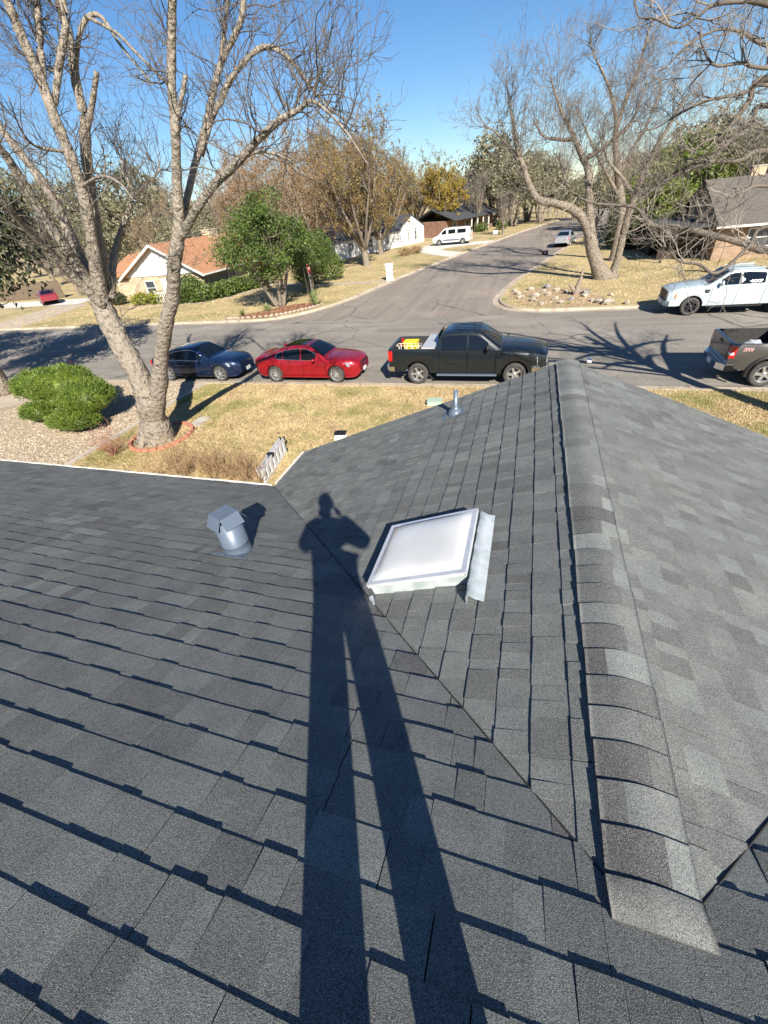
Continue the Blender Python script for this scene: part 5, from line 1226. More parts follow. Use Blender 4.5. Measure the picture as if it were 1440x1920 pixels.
# more trees, each at the bearing and distance where it stands: (px, top py, distance, kind, label)
MH = {id(V_olive): 12.8, id(V_orange): 11.2, id(V_yellow): 8.8, id(V_bare): 10.2, id(V_brown): 9.7, id(E_oak): 7.6, id(E_dark): 9.0, id(E_grey): 8.5, id(E_lime): 7.0}
def tree_at(px, py, Y, ms, nm, lb, rz, group=None):
    p = at(px, py, Y); h = p.z - ZL; k = h / MH[id(ms)]
    return plant_tree(ms, nm, lb, (p.x, Y, ZL), k, rz, group)
for a in ((15, 335, 72, E_grey, 'live_oak', 'tall olive oak above the far end of the brown fence', .3), (95, 350, 84, V_brown, 'bare_tree', 'brown bare tree peering over the middle of the brown fence', 1.9),
 (150, 338, 64, E_grey, 'live_oak', 'rounded olive oak behind the driveway of the red car', 2.5), (225, 322, 74, E_grey, 'live_oak', 'tallest olive oak behind the white sided gable', .9),
 (290, 335, 86, V_bare, 'bare_tree', 'grey bare tree past the ridge of the orange brown roof', 3.3), (340, 340, 70, V_brown, 'bare_tree', 'brown bare tree behind the chimney', 1.0),
 (258, 372, 58, V_brown, 'bare_tree', 'low brown bare tree close behind the white sided gable', 4.0), (400, 300, 80, V_brown, 'bare_tree', 'tall brown bare tree above the orange brown roof', .2),
 (450, 262, 76, V_orange, 'budding_tree', 'tall rusty budding tree left of the bushy evergreen top'.replace(' left of', ' over'), 1.1), (500, 255, 68, V_brown, 'bare_tree', 'brown bare tree standing directly behind the bushy evergreen', 2.2),
 (548, 238, 82, V_orange, 'budding_tree', 'tallest rusty budding tree behind the bushy evergreen', 3.0), (598, 250, 72, V_brown, 'bare_tree', 'brown bare tree between the evergreen and the olive budding tree', 4.1),
 (440, 335, 62, V_orange, 'budding_tree', 'short orange budding tree close to the chimney end', .6), (612, 300, 74, V_orange, 'budding_tree', 'bright orange budding tree at the white house end wall', 5.0),
 (640, 232, 78, V_olive, 'budding_tree', 'olive budding tree behind the white house roof', 2.0), (772, 285, 96, V_olive, 'budding_tree', 'olive budding tree leaning over the white gable', 1.3),
 (712, 290, 92, V_brown, 'bare_tree', 'brown bare tree far behind the white gable', 3.7), (822, 318, 96, V_yellow, 'budding_tree', 'second yellow leafed tree behind the van', 2.4),
 (852, 330, 108, V_bare, 'bare_tree', 'grey bare tree over the red brown brick house', .1), (885, 322, 114, V_bare, 'bare_tree', 'taller grey bare tree at the end of the red brown brick house', 1.8),
 (838, 348, 122, V_brown, 'bare_tree', 'brown bare tree beyond the red brown brick house', 2.9), (905, 340, 124, V_brown, 'bare_tree', 'brown bare tree where the cross street bends', 3.6),
 (930, 255, 104, E_grey, 'live_oak', 'tall olive oak over the bend of the cross street', 4.4), (975, 292, 96, E_grey, 'live_oak', 'olive oak on the verge past the twin trunk oak', 5.1),
 (1040, 305, 112, V_bare, 'bare_tree', 'grey bare tree on the far side of the bend', .8), (1085, 335, 100, E_grey, 'live_oak', 'olive brown oak behind the silver sedan', 1.7),
 (1130, 325, 78, E_grey, 'live_oak', 'olive oak behind the V forked tree', 2.6), (1195, 318, 72, E_grey, 'live_oak', 'olive oak close beside the V forked tree', 3.9),
 (1215, 345, 60, E_lime, 'green_tree', 'taller lime green tree close behind the V forked tree', 4.7), (1280, 335, 64, E_lime, 'green_tree', 'lime green tree over the carport roof', .4),
 (1300, 280, 78, E_grey, 'live_oak', 'olive oak over the lime green trees', 1.2), (1345, 222, 68, E_grey, 'live_oak', 'tallest olive oak over the grey tan roof', 2.0), (1425, 255, 72, E_grey, 'live_oak', 'olive oak over the ridge of the grey tan roof', 3.1)):
    tree_at(*a)
KIN = [(V_bare, 'bare_tree', 'far grey bare tree on the skyline'), (V_brown, 'bare_tree', 'far brown bare tree on the skyline'), (E_grey, 'live_oak', 'far grey green oak on the skyline'), (E_dark, 'live_oak', 'far dark oak on the skyline')]
g = random.Random(77)
for i in range(48):
    x = -175 + i * 7.0 + g.uniform(-3, 3); y = 125 + g.uniform(-6, 40)
    ex = np.interp(y, [p[1] for p in LEFT if p[0] > -22], [p[0] for p in LEFT if p[0] > -22])
    if ex - 4 < x < ex + 17: y = 205; x += 16
    ms, nm, lb = KIN[g.choice((0, 1, 1, 2, 2, 2, 3))]
    plant_tree(ms, nm, lb, (x, y, ZL), g.uniform(1.0, 1.35), g.uniform(0, 6), group=lb.replace('far ', '').replace('tree', 'trees').replace('oak on', 'oaks on'))

# ---------------------------------------------------------------- shrubs
ng = np.random.default_rng(4); g = random.Random(4)
c0 = gnd(115, 790, ZL); sb = thing('juniper_shrub', 'clipped rounded green juniper in cushions on the gravel yard', 'shrub', c0)
lf, st_ = MB(), MB()
for (px, py, z, rr, n) in ((118, 722, 1.30, (1.45, 1.05, .72), 9000), (75, 724, 1.20, (1.0, .95, .66), 5500), (165, 745, 1.10, (1.0, .95, .66), 5500), (72, 772, .55, (.68, .6, .40), 3000), (140, 788, .50, (1.15, .65, .40), 4800), (100, 752, .85, (.55, .4, .3), 1200)):
    c = gnd(px, py, z) - c0; needles(lf, tuple(c), rr, n, .095, .015, ng)
    lf.blob(tuple(c), tuple(v * .84 for v in rr), n=14, m=9, jit=.05, seed=n)
    p0 = Vector((c.x * .35, c.y * .35, 0)); put_limb(st_, [p0, p0.lerp(c, .5) + rvec(g) * .15, c], [.09, .07, .05], g, n=6)
lf.build('crown', MAT['leaf_juniper'], sb); st_.build('trunk', MAT['bark_grey'], sb)
def hedge(name, label, pts, w, h, n, size, mat, seed):
    ng = np.random.default_rng(seed); o = Vector((*pts[0], ZL)); t = thing(name, label, 'hedge' if 'hedge' in name else 'shrub', o); mb, st = MB(), MB()
    L = catmull([(p[0], p[1], 0) for p in pts], 6) if len(pts) > 2 else [np.array((*pts[0], 0)), np.array((*pts[-1], 0))]
    for q in L:
        for k in range(2):
            c = (q[0] - o.x + ng.normal() * w * .15, q[1] - o.y + ng.normal() * w * .15, h * .52 + ng.normal() * .05); leaves(mb, c, (w * .55, w * .55, h * .5), n, size, ng, shell=.5)
            st.tube([(c[0], c[1], -.02), (c[0] + .1, c[1], h * .4)], .025, 5)
    mb.build('foliage', mat, t); st.build('stem', MAT['bark_grey'], t)['kind'] = 'stuff'; return t
hedge('hedge', 'clipped green hedge along the front of the orange roofed house', [(-31.6, 35.9), (-29.2, 36.2), (-28.0, 37.8), (-27.7, 40.2), (-27.0, 42.6)], 1.8, 1.25, 230, .16, MAT['hedge'], 3)
hedge('shrub', 'rounded olive shrub at the corner of the tan brick wall', [(-30.4, 36.2), (-29.8, 36.2)], 2.4, 2.1, 700, .15, MAT['leaf_oak'], 4)
hedge('shrub', 'low yellow green shrub before the white porch railing', [(-36.0, 36.1), (-34.6, 36.1)], 1.6, .95, 500, .14, MAT['yellow_bush'], 5)
hedge('shrub', 'small dark green shrub at the foot of the gabled wall', [(-39.9, 36.4), (-39.4, 36.4)], 1.2, 1.1, 350, .14, MAT['leaf_dark'], 6)
hedge('shrub', 'dark green shrub against the white garden wall', [(-27.6, 57.6), (-26.4, 58.2)], 2.4, 2.4, 800, .22, MAT['leaf_dark'], 7)
hedge('shrub', 'dull green shrub by the stop sign pole', [(-20.2, 42.5), (-19.2, 43.6)], 2.4, 2.2, 600, .18, MAT['hedge'], 8)
hedge('shrub', 'brown leafless shrub on the lawn of the white house', [(-15.6, 61.6), (-14.4, 62.4)], 1.5, .8, 220, .12, MAT['bud_orange'], 9)
hedge('shrub', 'dark shrub before the brick house past the van', [(-9.0, 90.5), (-6.0, 91)], 1.8, 1.3, 320, .2, MAT['hedge'], 10)
hedge('hedge', 'dark evergreen hedge at the side of the carport', [(7.9, 52.6), (9.4, 52.2), (10.8, 51.8)], 2.2, 2.4, 420, .2, MAT['leaf_dark'], 11)
hedge('shrub', 'small bushy shrub on the lime tree side of the carport lawn', [(10.6, 55.0), (11.6, 56.0)], 2.4, 2.2, 600, .2, MAT['leaf_lime'], 12)
MAT['agave'] = M('agave_leaf', (0.16, 0.20, 0.075), (0.10, 0.14, 0.05), scale=3, rough=.6, island=.25)
def agave(label, p, h, n, seed, mat=None, cat='plant', name='agave'):
    g = random.Random(seed); t = thing(name, label, cat, (p[0], p[1], ZL))
    for i in range(n):
        a = i * 2.4; el = g.uniform(.5, 1.45); d = Vector((math.cos(a) * math.cos(el), math.sin(a) * math.cos(el), math.sin(el))); s = Vector((-math.sin(a), math.cos(a), 0)); L = h * g.uniform(.75, 1.1); w = h * .075
        m_ = d * L * .5 + Vector((0, 0, .04)); e = d * L - Vector((0, 0, .10 * math.cos(el)))
        q = MB().add([s * -w * .6, s * w * .6, m_ + s * w, m_ - s * w, e, m_ + Vector((0, 0, -.03))], [(0, 1, 2, 3), (3, 2, 4), (1, 0, 5), (0, 3, 5), (3, 4, 5), (4, 2, 5), (2, 1, 5)])
        q.build('leaf', mat or MAT['agave'], t)
    return t
agave('spiky green yucca at the kerb end of the mulch bed', (-15.3, 31.4), .95, 22, 1); agave('spiky green yucca standing by the stop sign post', (-16.3, 33.2), 1.0, 22, 2)
agave('low yellowish yucca beneath the bushy corner evergreen', (-18.9, 30.3), .7, 18, 3); agave('small dry yucca at the pointed end of the mulch bed', (-20.3, 29.0), .6, 16, 4, MAT['hedge'])
# dry winter stems along the eave, and the reddish dead bush
def drybush(label, p, h, n, seed, mat, spread=.5):
    g = random.Random(seed); t = thing('dry_bush', label, 'dead bush', (p[0], p[1], ZL)); mb = MB()
    for i in range(n):
        a = g.uniform(0, 6.283); d = Vector((math.cos(a) * spread * g.random(), math.sin(a) * spread * g.random(), 1)).normalized()
        sprout(mb, Vector((math.cos(a) * .12 * g.random(), math.sin(a) * .12 * g.random(), 0)), d, h * g.uniform(.5, 1), .008, 1, g, kink=.22, fan=3, rmin=.004)
    mb.build('stems', mat, t); return t
drybush('reddish dead bush beside the brick tree ring', (-12.55, 8.75), .8, 34, 1, MAT['dry_red'], 1.1)
g = random.Random(15)
for i in range(17):
    x = -9.9 + i * .22 + g.uniform(-.1, .1); drybush('brown dead garden stems along the eave of the shingle roof', (x, 8.35 - g.uniform(0, .7)), g.uniform(.55, .95), 14, 40 + i, MAT['dry_stem'], .55)['group'] = 'dead stems along the eave'
# ================================================================== OTHER HOUSES, WALLS, SIGNS, SMALL THINGS
def wall_mat(name, c, c2, mortar, bw=.22, bh=.075):
    m, nt, b = nodes(name); tc = nt.nodes.new('ShaderNodeTexCoord'); mp = nt.nodes.new('ShaderNodeMapping'); mp.inputs['Rotation'].default_value = (rad(90), 0, 0)
    br = nt.nodes.new('ShaderNodeTexBrick'); br.inputs['Scale'].default_value = 1; br.inputs['Brick Width'].default_value = bw; br.inputs['Row Height'].default_value = bh; br.inputs['Mortar Size'].default_value = .008
    for k, v in (('Color1', c), ('Color2', c2), ('Mortar', mortar)): br.inputs[k].default_value = (*v, 1)
    sx = nt.nodes.new('ShaderNodeSeparateXYZ'); cb = nt.nodes.new('ShaderNodeCombineXYZ'); ad = nt.nodes.new('ShaderNodeMath'); ad.operation = 'ADD'
    nt.links.new(tc.outputs['Object'], sx.inputs[0]); nt.links.new(sx.outputs['X'], ad.inputs[0]); nt.links.new(sx.outputs['Y'], ad.inputs[1])
    nt.links.new(ad.outputs[0], cb.inputs['X']); nt.links.new(sx.outputs['Z'], cb.inputs['Y']); nt.links.new(cb.outputs[0], br.inputs['Vector'])
    cur = mix(nt, noise_fac(nt, 1.5, 4, .4, .7), br.outputs['Color'], mix(nt, 1, br.outputs['Color'], (.75, .72, .7), 'MULTIPLY'))
    nt.links.new(cur, b.inputs['Base Color']); b.inputs['Roughness'].default_value = .9; return m
MAT['brick_a'] = wall_mat('tan_brick_wall', (0.52, 0.41, 0.27), (0.42, 0.31, 0.19), (0.5, 0.44, 0.35))
MAT['brick_b'] = wall_mat('shaded_peach_brick', (0.36, 0.24, 0.15), (0.26, 0.165, 0.10), (0.34, 0.28, 0.22))  # brick colours darkened to hold the shade of the trees
MAT['brick_c'] = wall_mat('red_brown_brick_wall', (0.24, 0.10, 0.06), (0.17, 0.07, 0.045), (0.3, 0.25, 0.2))
MAT['stucco'] = M('white_stucco', (0.80, 0.79, 0.75), (0.70, 0.68, 0.63), scale=1.2, rough=.9, bump=.3, bscale=40)
MAT['siding'] = M('white_siding', (0.76, 0.77, 0.76), (0.66, 0.67, 0.66), scale=.8, rough=.6)
MAT['roof_orange'] = M('orange_brown_shingles', (0.40, 0.20, 0.10), (0.30, 0.145, 0.075), scale=5, rough=.92, layers=[((0.46, 0.26, 0.15), 14, .55, .7), ((0.2, 0.1, 0.06), 1.1, .58, .75)], bump=.7, bscale=12, bdist=.03)
MAT['roof_grey_shaded'] = M('shaded_grey_tan_shingles', (0.135, 0.118, 0.10), (0.092, 0.08, 0.068), scale=6, rough=.92, layers=[((0.17, 0.15, 0.13), 16, .55, .7)], bump=.6, bscale=12, bdist=.03)  # tree shade over this roof is put into its darker colours
MAT['roof_dark'] = M('dark_slate_shingles', (0.055, 0.06, 0.07), (0.035, 0.04, 0.045), scale=5, rough=.85)
MAT['window'] = M('house_window_glass', (0.03, 0.04, 0.05), (0.06, 0.07, 0.08), scale=2, rough=.06, spec=.8)
MAT['fence_wood'] = M('weathered_fence_wood', (0.17, 0.125, 0.085), (0.10, 0.075, 0.05), scale=5, rough=.9, stretch=(9, 9, .6))
MAT['wood_and_shade'] = M('dark_wood_and_shade', (0.045, 0.03, 0.022), (0.03, 0.02, 0.015), scale=4, rough=.85)  # dark door wood; on the carport the colour carries its shade
MAT['stop_red'] = M('sign_red', (0.42, 0.015, 0.015), rough=.5); MAT['sign_green'] = M('sign_green', (0.01, 0.13, 0.06), rough=.5)
MAT['post'] = M('galvanised_post', (0.35, 0.36, 0.36), rough=.5, metal=.6)
MAT['rock'] = M('limestone', (0.42, 0.36, 0.29), (0.27, 0.23, 0.18), scale=4, rough=.92, bump=.6, bscale=12, bdist=.03)
MAT['rock_grey'] = M('grey_rock', (0.26, 0.25, 0.24), (0.17, 0.16, 0.15), scale=4, rough=.92, bump=.6, bscale=12, bdist=.03)
MAT['driftwood'] = bark('driftwood', (0.34, 0.27, 0.21), (0.22, 0.17, 0.13), (0.08, 0.06, 0.05))

def win(par, c, w, h, nrm=(0, -1), frame=MAT['white_trim'], arch=False):
    """window: frame part with pane and muntins as sub-parts; nrm is the wall's outward direction in plan"""
    rz = math.atan2(nrm[1], nrm[0]) + math.pi / 2; m = Matrix.Translation(Vector(c)) @ Matrix.Rotation(rz, 4, 'Z')
    f = MB()
    for (x, z, a, b) in ((-w / 2, 0, .09, h + .09), (w / 2, 0, .09, h + .09), (0, -h / 2, w - .09, .09), (0, h / 2, w - .09, .09), (0, 0, w - .09, .05)): f.box((x, -.02, z), (a, .09, b))
    if arch:
        f.tube([(w / 2 * math.cos(t), -.02, h / 2 + w / 2 * math.sin(t)) for t in np.linspace(0, math.pi, 10)], .05, 5)
    o = f.build('window', frame, par); o.matrix_local = m
    MB().box((0, .02, 0), (w, .02, h)).build('pane', MAT['window'], o)
    if arch: MB().prism([(w / 2 * math.cos(t), w / 2 * math.sin(t)) for t in np.linspace(0, math.pi, 12)], 0, .02).build('arch_pane', MAT['window'], o).matrix_local = Matrix.Translation((0, .03, h / 2)) @ Matrix.Rotation(rad(90), 4, 'X')
    return o
def gable_roof(x0, x1, y0, y1, ze, zr, axis, th=.16):
    """ridge along axis; quads with thickness"""
    mb = MB()
    if axis == 'Y':
        xm = (x0 + x1) / 2
        mb.hexa([(x0, y0, ze - th), (xm, y0, zr - th), (xm, y1, zr - th), (x0, y1, ze - th), (x0, y0, ze), (xm, y0, zr), (xm, y1, zr), (x0, y1, ze)])
        mb.hexa([(xm + .001, y0, zr - th), (x1, y0, ze - th), (x1, y1, ze - th), (xm + .001, y1, zr - th), (xm + .001, y0, zr), (x1, y0, ze), (x1, y1, ze), (xm + .001, y1, zr)])
    else:
        ym = (y0 + y1) / 2
        mb.hexa([(x0, y0, ze - th), (x1, y0, ze - th), (x1, ym, zr - th), (x0, ym, zr - th), (x0, y0, ze), (x1, y0, ze), (x1, ym, zr), (x0, ym, zr)])
        mb.hexa([(x0, ym + .001, zr - th), (x1, ym + .001, zr - th), (x1, y1, ze - th), (x0, y1, ze - th), (x0, ym + .001, zr), (x1, ym + .001, zr), (x1, y1, ze), (x0, y1, ze)])
    return mb
# --- tan brick house with orange brown roof across the street
H1 = thing('gabled_house', 'tan brick house with orange brown roof and a white sided front gable', 'house', (-33.5, 37.0, 0))
MB().box((0, 6.2, 1.2), (8.8, 12.3, 2.4)).box((-7.4, 8.2, 1.15), (6.2, 8, 2.3)).build('wall', MAT['brick_a'], H1)
sd = MB(); b0 = 2.35
for k in range(12):
    z = b0 + k * .19; hw = 4.55 - (z - b0) / .52
    if hw < .2: break
    hw2 = max(.05, 4.55 - (z + .19 - b0) / .52)
    o = MB().add([(-hw, -.03, z), (hw, -.03, z), (hw2, -.012, z + .19), (-hw2, -.012, z + .19), (-hw, .05, z), (hw, .05, z), (hw2, .05, z + .19), (-hw2, .05, z + .19)], [(0, 1, 2, 3), (7, 6, 5, 4), (1, 0, 4, 5), (1, 5, 6, 2), (3, 7, 4, 0)]).build('siding_board', MAT['siding'], H1)
gable_roof(-5.0, 5.0, -.55, 12.6, 2.28, 4.86, 'Y').build('roof', MAT['roof_orange'], H1)
rk = MB()
for s in (-1, 1): rk.hexa([(s * 5.02, -.60, 2.06), (0, -.60, 4.66), (0, -.56, 4.66), (s * 5.02, -.56, 2.06), (s * 5.02, -.60, 2.27), (0, -.60, 4.87), (0, -.56, 4.87), (s * 5.02, -.56, 2.27)])
rk.build('rake_board', MAT['white_trim'], H1)
for s in (-1, 1): MB().box((s * 5.06, 6.0, 2.19), (.12, 13.1, .13)).build('gutter', MAT['white_trim'], H1)
gable_roof(-11.0, -4.2, 3.4, 12.6, 2.3, 3.9, 'X').build('rear_roof', MAT['roof_orange'], H1)
ch = MB().box((0, 9.0, 4.95), (.9, 1.5, .75)).build('chimney', MAT['brick_a'], H1); MB().box((0, 9.0, 5.36), (1.0, 1.6, .09)).build('chimney_cap', MAT['concrete'], ch)
win(H1, (-1.9, -.0, 1.35), 1.15, 1.2); win(H1, (1.9, -.0, 1.45), .8, 1.2); win(H1, (4.42, 4.6, 1.45), 1.2, 1.15, (1, 0)); win(H1, (4.42, 8.2, 1.45), 1.2, 1.15, (1, 0))
d_ = MB().box((0, -.02, 1.05), (.95, .08, 2.05)).build('door', MAT['white_trim'], H1); MB().blob((.36, -.09, 1.0), .04, n=6, m=4, jit=0).build('handle', MAT['chrome'], d_)
d_ = MB().box((4.44, 10.6, 1.1), (.06, 1.0, 2.1)).build('door', MAT['stop_red'], H1); MB().blob((4.5, 10.3, 1.0), .04, n=6, m=4, jit=0).build('handle', MAT['chrome'], d_)
rl = thing('porch_railing', 'white painted porch railing before the white sided gable', 'railing', (-32.6, 35.9, ZL))
for z in (.15, .95): MB().box((0, 0, z), (3.2, .07, .08)).build('rail', MAT['white_trim'], rl)
for i in range(14): MB().box((-1.5 + i * .23, 0, .55), (.09, .05, .74)).build('baluster', MAT['white_trim'], rl)
for x in (-1.62, 1.62): MB().box((x, 0, .55), (.12, .12, 1.1)).build('post', MAT['white_trim'], rl)
# --- white stucco house by the cross street
rzw = math.atan2(18.6, 8.2)
H2 = thing('stucco_house', 'white stucco house with a dark roof and two arched windows in its gable', 'house', (-25.6, 61.7, 0), rzw)
MB().box((7, 4.0, 1.15), (14, 8, 2.3)).build('wall', MAT['stucco'], H2)
MB().add([(14, -.02, 0), (20.3, -.02, 0), (20.3, -.02, 2.35), (17.15, -.02, 3.85), (14, -.02, 2.35), (14, 8, 0), (20.3, 8, 0), (20.3, 8, 2.35), (17.15, 8, 3.85), (14, 8, 2.35)], [(0, 1, 2, 3, 4), (9, 8, 7, 6, 5), (0, 5, 6, 1), (1, 6, 7, 2), (4, 9, 5, 0)]).build('gable_wall', MAT['stucco'], H2)
gable_roof(-.4, 14, -.35, 8.3, 2.32, 4.1, 'X').build('roof', MAT['roof_dark'], H2)
gable_roof(13.75, 20.55, -.16, 8.3, 2.36, 4.02, 'Y', .12).build('gable_roof', MAT['roof_dark'], H2)
for x in (16.2, 18.1): win(H2, (x, -.03, 1.25), .62, 1.3, arch=True)
for x in (3, 7, 11): win(H2, (x, -.01, 1.35), 1.0, 1.1)
for x in (14.05, 20.25): MB().box((x, -.05, 1.15), (.18, .08, 2.3)).build('pilaster', MAT['siding'], H2)
# --- red brown brick house past the van
H3 = thing('brick_house', 'long red brown brick house with white porch posts beyond the van', 'house', (-13.4, 84.5, 0), rad(66))
MB().box((8, 4.5, 1.2), (16, 7, 2.4)).build('wall', MAT['brick_c'], H3); gable_roof(-.5, 16.5, -.9, 8.6, 2.5, 4.2, 'X').build('roof', MAT['roof_dark'], H3)
for x in (5.5, 7.5, 9.5, 11.5): MB().box((x, -.6, 1.2), (.16, .16, 2.4)).build('porch_post', MAT['white_trim'], H3)
for x in (2.5, 6.5, 13.5): win(H3, (x, .98, 1.4), 1.2, 1.1)
d_ = MB().box((9.0, .97, 1.05), (.95, .08, 2.05)).build('door', MAT['wood_and_shade'], H3)
# --- peach brick house with the grey roof and the carport darkened for its shade
H4 = thing('ranch_house', 'peach brick house with a grey tan roof beyond the pale pickup', 'house', (0, 0, 0))
MB().box((20.6, 47.3, 1.2), (15.2, 11, 2.4)).build('wall', MAT['brick_b'], H4); gable_roof(12.6, 28.8, 41.0, 53.6, 2.38, 4.95, 'X').build('roof', MAT['roof_grey_shaded'], H4)
MB().add([(12.98, 41.9, 2.35), (12.98, 52.7, 2.35), (12.98, 47.3, 4.7)], [(0, 1, 2)]).build('gable_wall', MAT['brick_b'], H4)
MB().box((20.6, 40.96, 2.24), (16.2, .1, .13)).build('gutter', MAT['white_trim'], H4)
ch = MB().box((16.0, 47.6, 5.0), (.9, .8, .9)).build('chimney', MAT['brick_a'], H4); MB().box((16.0, 47.6, 5.48), (1.0, .9, .08)).build('chimney_cap', MAT['concrete'], ch)
for x in (15.6, 19.5, 24): win(H4, (x, 41.78, 1.4), 1.5, 1.15)
cp = thing('carport', 'wooden carport with its shade coloured in dark brown, attached beside the peach brick house', 'carport', (11.2, 46.4, ZL))
MB().hexa([(-1.65, -4.6, 2.1), (1.5, -4.6, 2.15), (1.5, 4.6, 2.15), (-1.65, 4.6, 2.1), (-1.65, -4.6, 2.28), (1.5, -4.6, 2.3), (1.5, 4.6, 2.3), (-1.65, 4.6, 2.28)]).build('roof', MAT['roof_dark'], cp)
for x in (-1.5, 1.3):
    for y in (-4.4, 0, 4.4): MB().box((x, y, 1.05), (.14, .14, 2.1)).build('post', MAT['wood_and_shade'], cp)
for k in range(16): MB().box((-1.40 + k * .185, 4.3, 1.05), (.17, .04, 2.05)).build('back_plank', MAT['wood_and_shade'], cp)
for k in range(22): MB().box((-1.6, -.1 + k * .2, .98), (.035, .185, 1.9)).build('side_plank', MAT['wood_and_shade'], cp)
for k in range(15): MB().box((-1.35 + k * .19, -2.6, .85), (.175, .03, 1.7)).build('gate_plank', MAT['wood_and_shade'], cp)
# --- brown fence on the left
fn = thing('fence', 'weathered brown plank fence behind the red car', 'fence', (-76, 43.6, ZL))
for k in range(135): 
    o = MB().box((0, 0, .95), (.145, .022, 1.9 + .03 * ((k * 7) % 5))).build('plank', MAT['fence_wood'], fn) if k == 0 else link('plank', me_pl, fn)
    if k == 0: me_pl = o.data
    o.location = (k * .152, .004 * ((k * 3) % 4), 0)
for z in (.4, 1.5): MB().box((10.2, .05, z), (20.4, .05, .09)).build('rail', MAT['fence_wood'], fn)
for i in range(9): MB().box((.1 + i * 2.5, .1, 1.0), (.1, .1, 2.0)).build('post', MAT['fence_wood'], fn)

# --- mailbox pillar, signs
mp = thing('mailbox_pillar', 'white painted masonry mailbox pillar at the cross street kerb', 'mailbox', (-12.25, 41.5, ZL), rad(8))
MB().box((0, 0, .48), (.62, .52, .98), taper=.78).build('shaft', MAT['stucco'], mp); MB().box((0, 0, 1.12), (.62, .56, .36)).build('head', MAT['stucco'], mp); MB().box((0, 0, 1.33), (.70, .64, .07)).build('cap', MAT['stucco'], mp)
MB().lathe([(.13, -.30), (.13, -.27), (0, -.27)], (0, 0, 1.12), 'Y', 14).build('mailbox_door', MAT['black'], mp)
so = thing('stop_sign', 'red octagonal stop sign on a thin post by the yucca', 'stop sign', (-17.0, 34.6, ZL), rad(96))
MB().tube([(0, 0, -.1), (0, 0, 2.5)], .03, 8).build('post', MAT['post'], so)
oc = [(.38 * math.cos(a + rad(22.5)), .38 * math.sin(a + rad(22.5))) for a in np.arange(8) * math.pi / 4]
f = MB().prism(oc, 0, .012).build('face', MAT['stop_red'], so); f.matrix_local = Matrix.Translation((0, -.045, 2.15)) @ Matrix.Rotation(rad(90), 4, 'X')
b_ = MB().prism([(x * 1.04, y * 1.04) for x, y in oc], 0, .008).build('border', MAT['decal_white'], so); b_.matrix_local = Matrix.Translation((0, -.035, 2.15)) @ Matrix.Rotation(rad(90), 4, 'X')
o = link('lettering', text_mesh('STOP', .24, MAT['decal_white'], 'stop_lettering', bold=.004), so); o.matrix_local = Matrix.Translation((0, -.062, 2.15)) @ Matrix.Rotation(rad(90), 4, 'X')
ss = thing('street_sign', 'green street name blade on a tall thin post by the evergreen', 'street sign', (-18.2, 36.2, ZL), rad(25))
MB().tube([(0, 0, -.1), (0, 0, 3.25)], .03, 8).build('post', MAT['post'], ss); MB().box((0, 0, 3.12), (.95, .02, .26)).build('blade', MAT['sign_green'], ss); MB().box((0, 0, 3.40), (.02, .85, .26)).build('blade', MAT['sign_green'], ss)
ys = thing('yard_sign', 'small white yard sign on a wire frame beside the cross street', 'yard sign', (-5.3, 73.6, ZL), rad(10))
MB().box((0, 0, .85), (.62, .015, .42)).build('panel', MAT['decal_white'], ys)
for x in (-.2, .2): MB().tube([(x, .01, 0), (x, .01, .8)], .012, 5).build('leg', MAT['post'], ys)
# near black mailbox
nm_ = thing('mailbox', 'black rounded metal mailbox on twin posts behind the juniper', 'mailbox', (-21.15, 15.0, ZL), rad(4))
for x in (-.07, .07): MB().tube([(x, 0, -.05), (x, 0, .82)], .022, 8).build('post', MAT['black'], nm_)
pr = [(-.10, 0), (.10, 0), (.10, .13), (.07, .20), (0, .235), (-.07, .20), (-.10, .13)]; bxm = MB(); L_ = .56
bxm.add([(-L_ / 2, y, .82 + z) for y, z in pr] + [(L_ / 2, y, .82 + z) for y, z in pr], [tuple(range(7)), tuple(range(13, 6, -1))] + [(i, 7 + i, 7 + (i + 1) % 7, (i + 1) % 7) for i in range(7)])
bxm.build('box', M('black_enamel', (.02, .02, .022), rough=.35, coat=.4), nm_); MB().box((.1, .115, 1.0), (.03, .02, .14)).build('flag', MAT['stop_red'], nm_)
# bench
bn = thing('bench', 'white bench beside the clipped hedge and the red door', 'bench', (-25.9, 42.6, ZL), rad(70))
for k in range(3): MB().box((0, -.15 + k * .15, .45), (1.3, .13, .04)).build('seat_slat', MAT['white_trim'], bn)
for x in (-.5, .5):
    for y in (-.15, .15): MB().box((x, y, .22), (.08, .08, .43)).build('leg', MAT['white_trim'], bn)
# rocks and driftwood on the corner
g = random.Random(9)
RK = [(0.2, 33.6, .38, 'r'), (1.3, 33.9, .48, 'g'), (1.9, 32.9, .34, 'r'), (-.6, 32.2, .42, 'r'), (-.3, 30.9, .40, 'r'), (.5, 31.1, .5, 'r'), (.4, 29.9, .42, 'r'), (1.7, 30.1, .34, 'r'), (1.3, 31.6, .36, 'r'), (2.6, 29.8, .3, 'g'), (2.0, 29.0, .32, 'r'), (3.4, 30.6, .4, 'r'), (3.7, 29.2, .3, 'r'), (4.0, 28.7, .44, 'r'), (4.4, 28.3, .55, 'r'), (4.7, 28.9, .3, 'r'), (2.4, 32.0, .32, 'g'), (3.0, 31.7, .45, 'g'), (1.0, 32.6, .3, 'r'), (-.9, 33.3, .34, 'r'), (.9, 28.9, .26, 'r'), (3.5, 31.3, .5, 'g'), (4.9, 30.6, .28, 'r'), (5.4, 28.2, .3, 'r')]
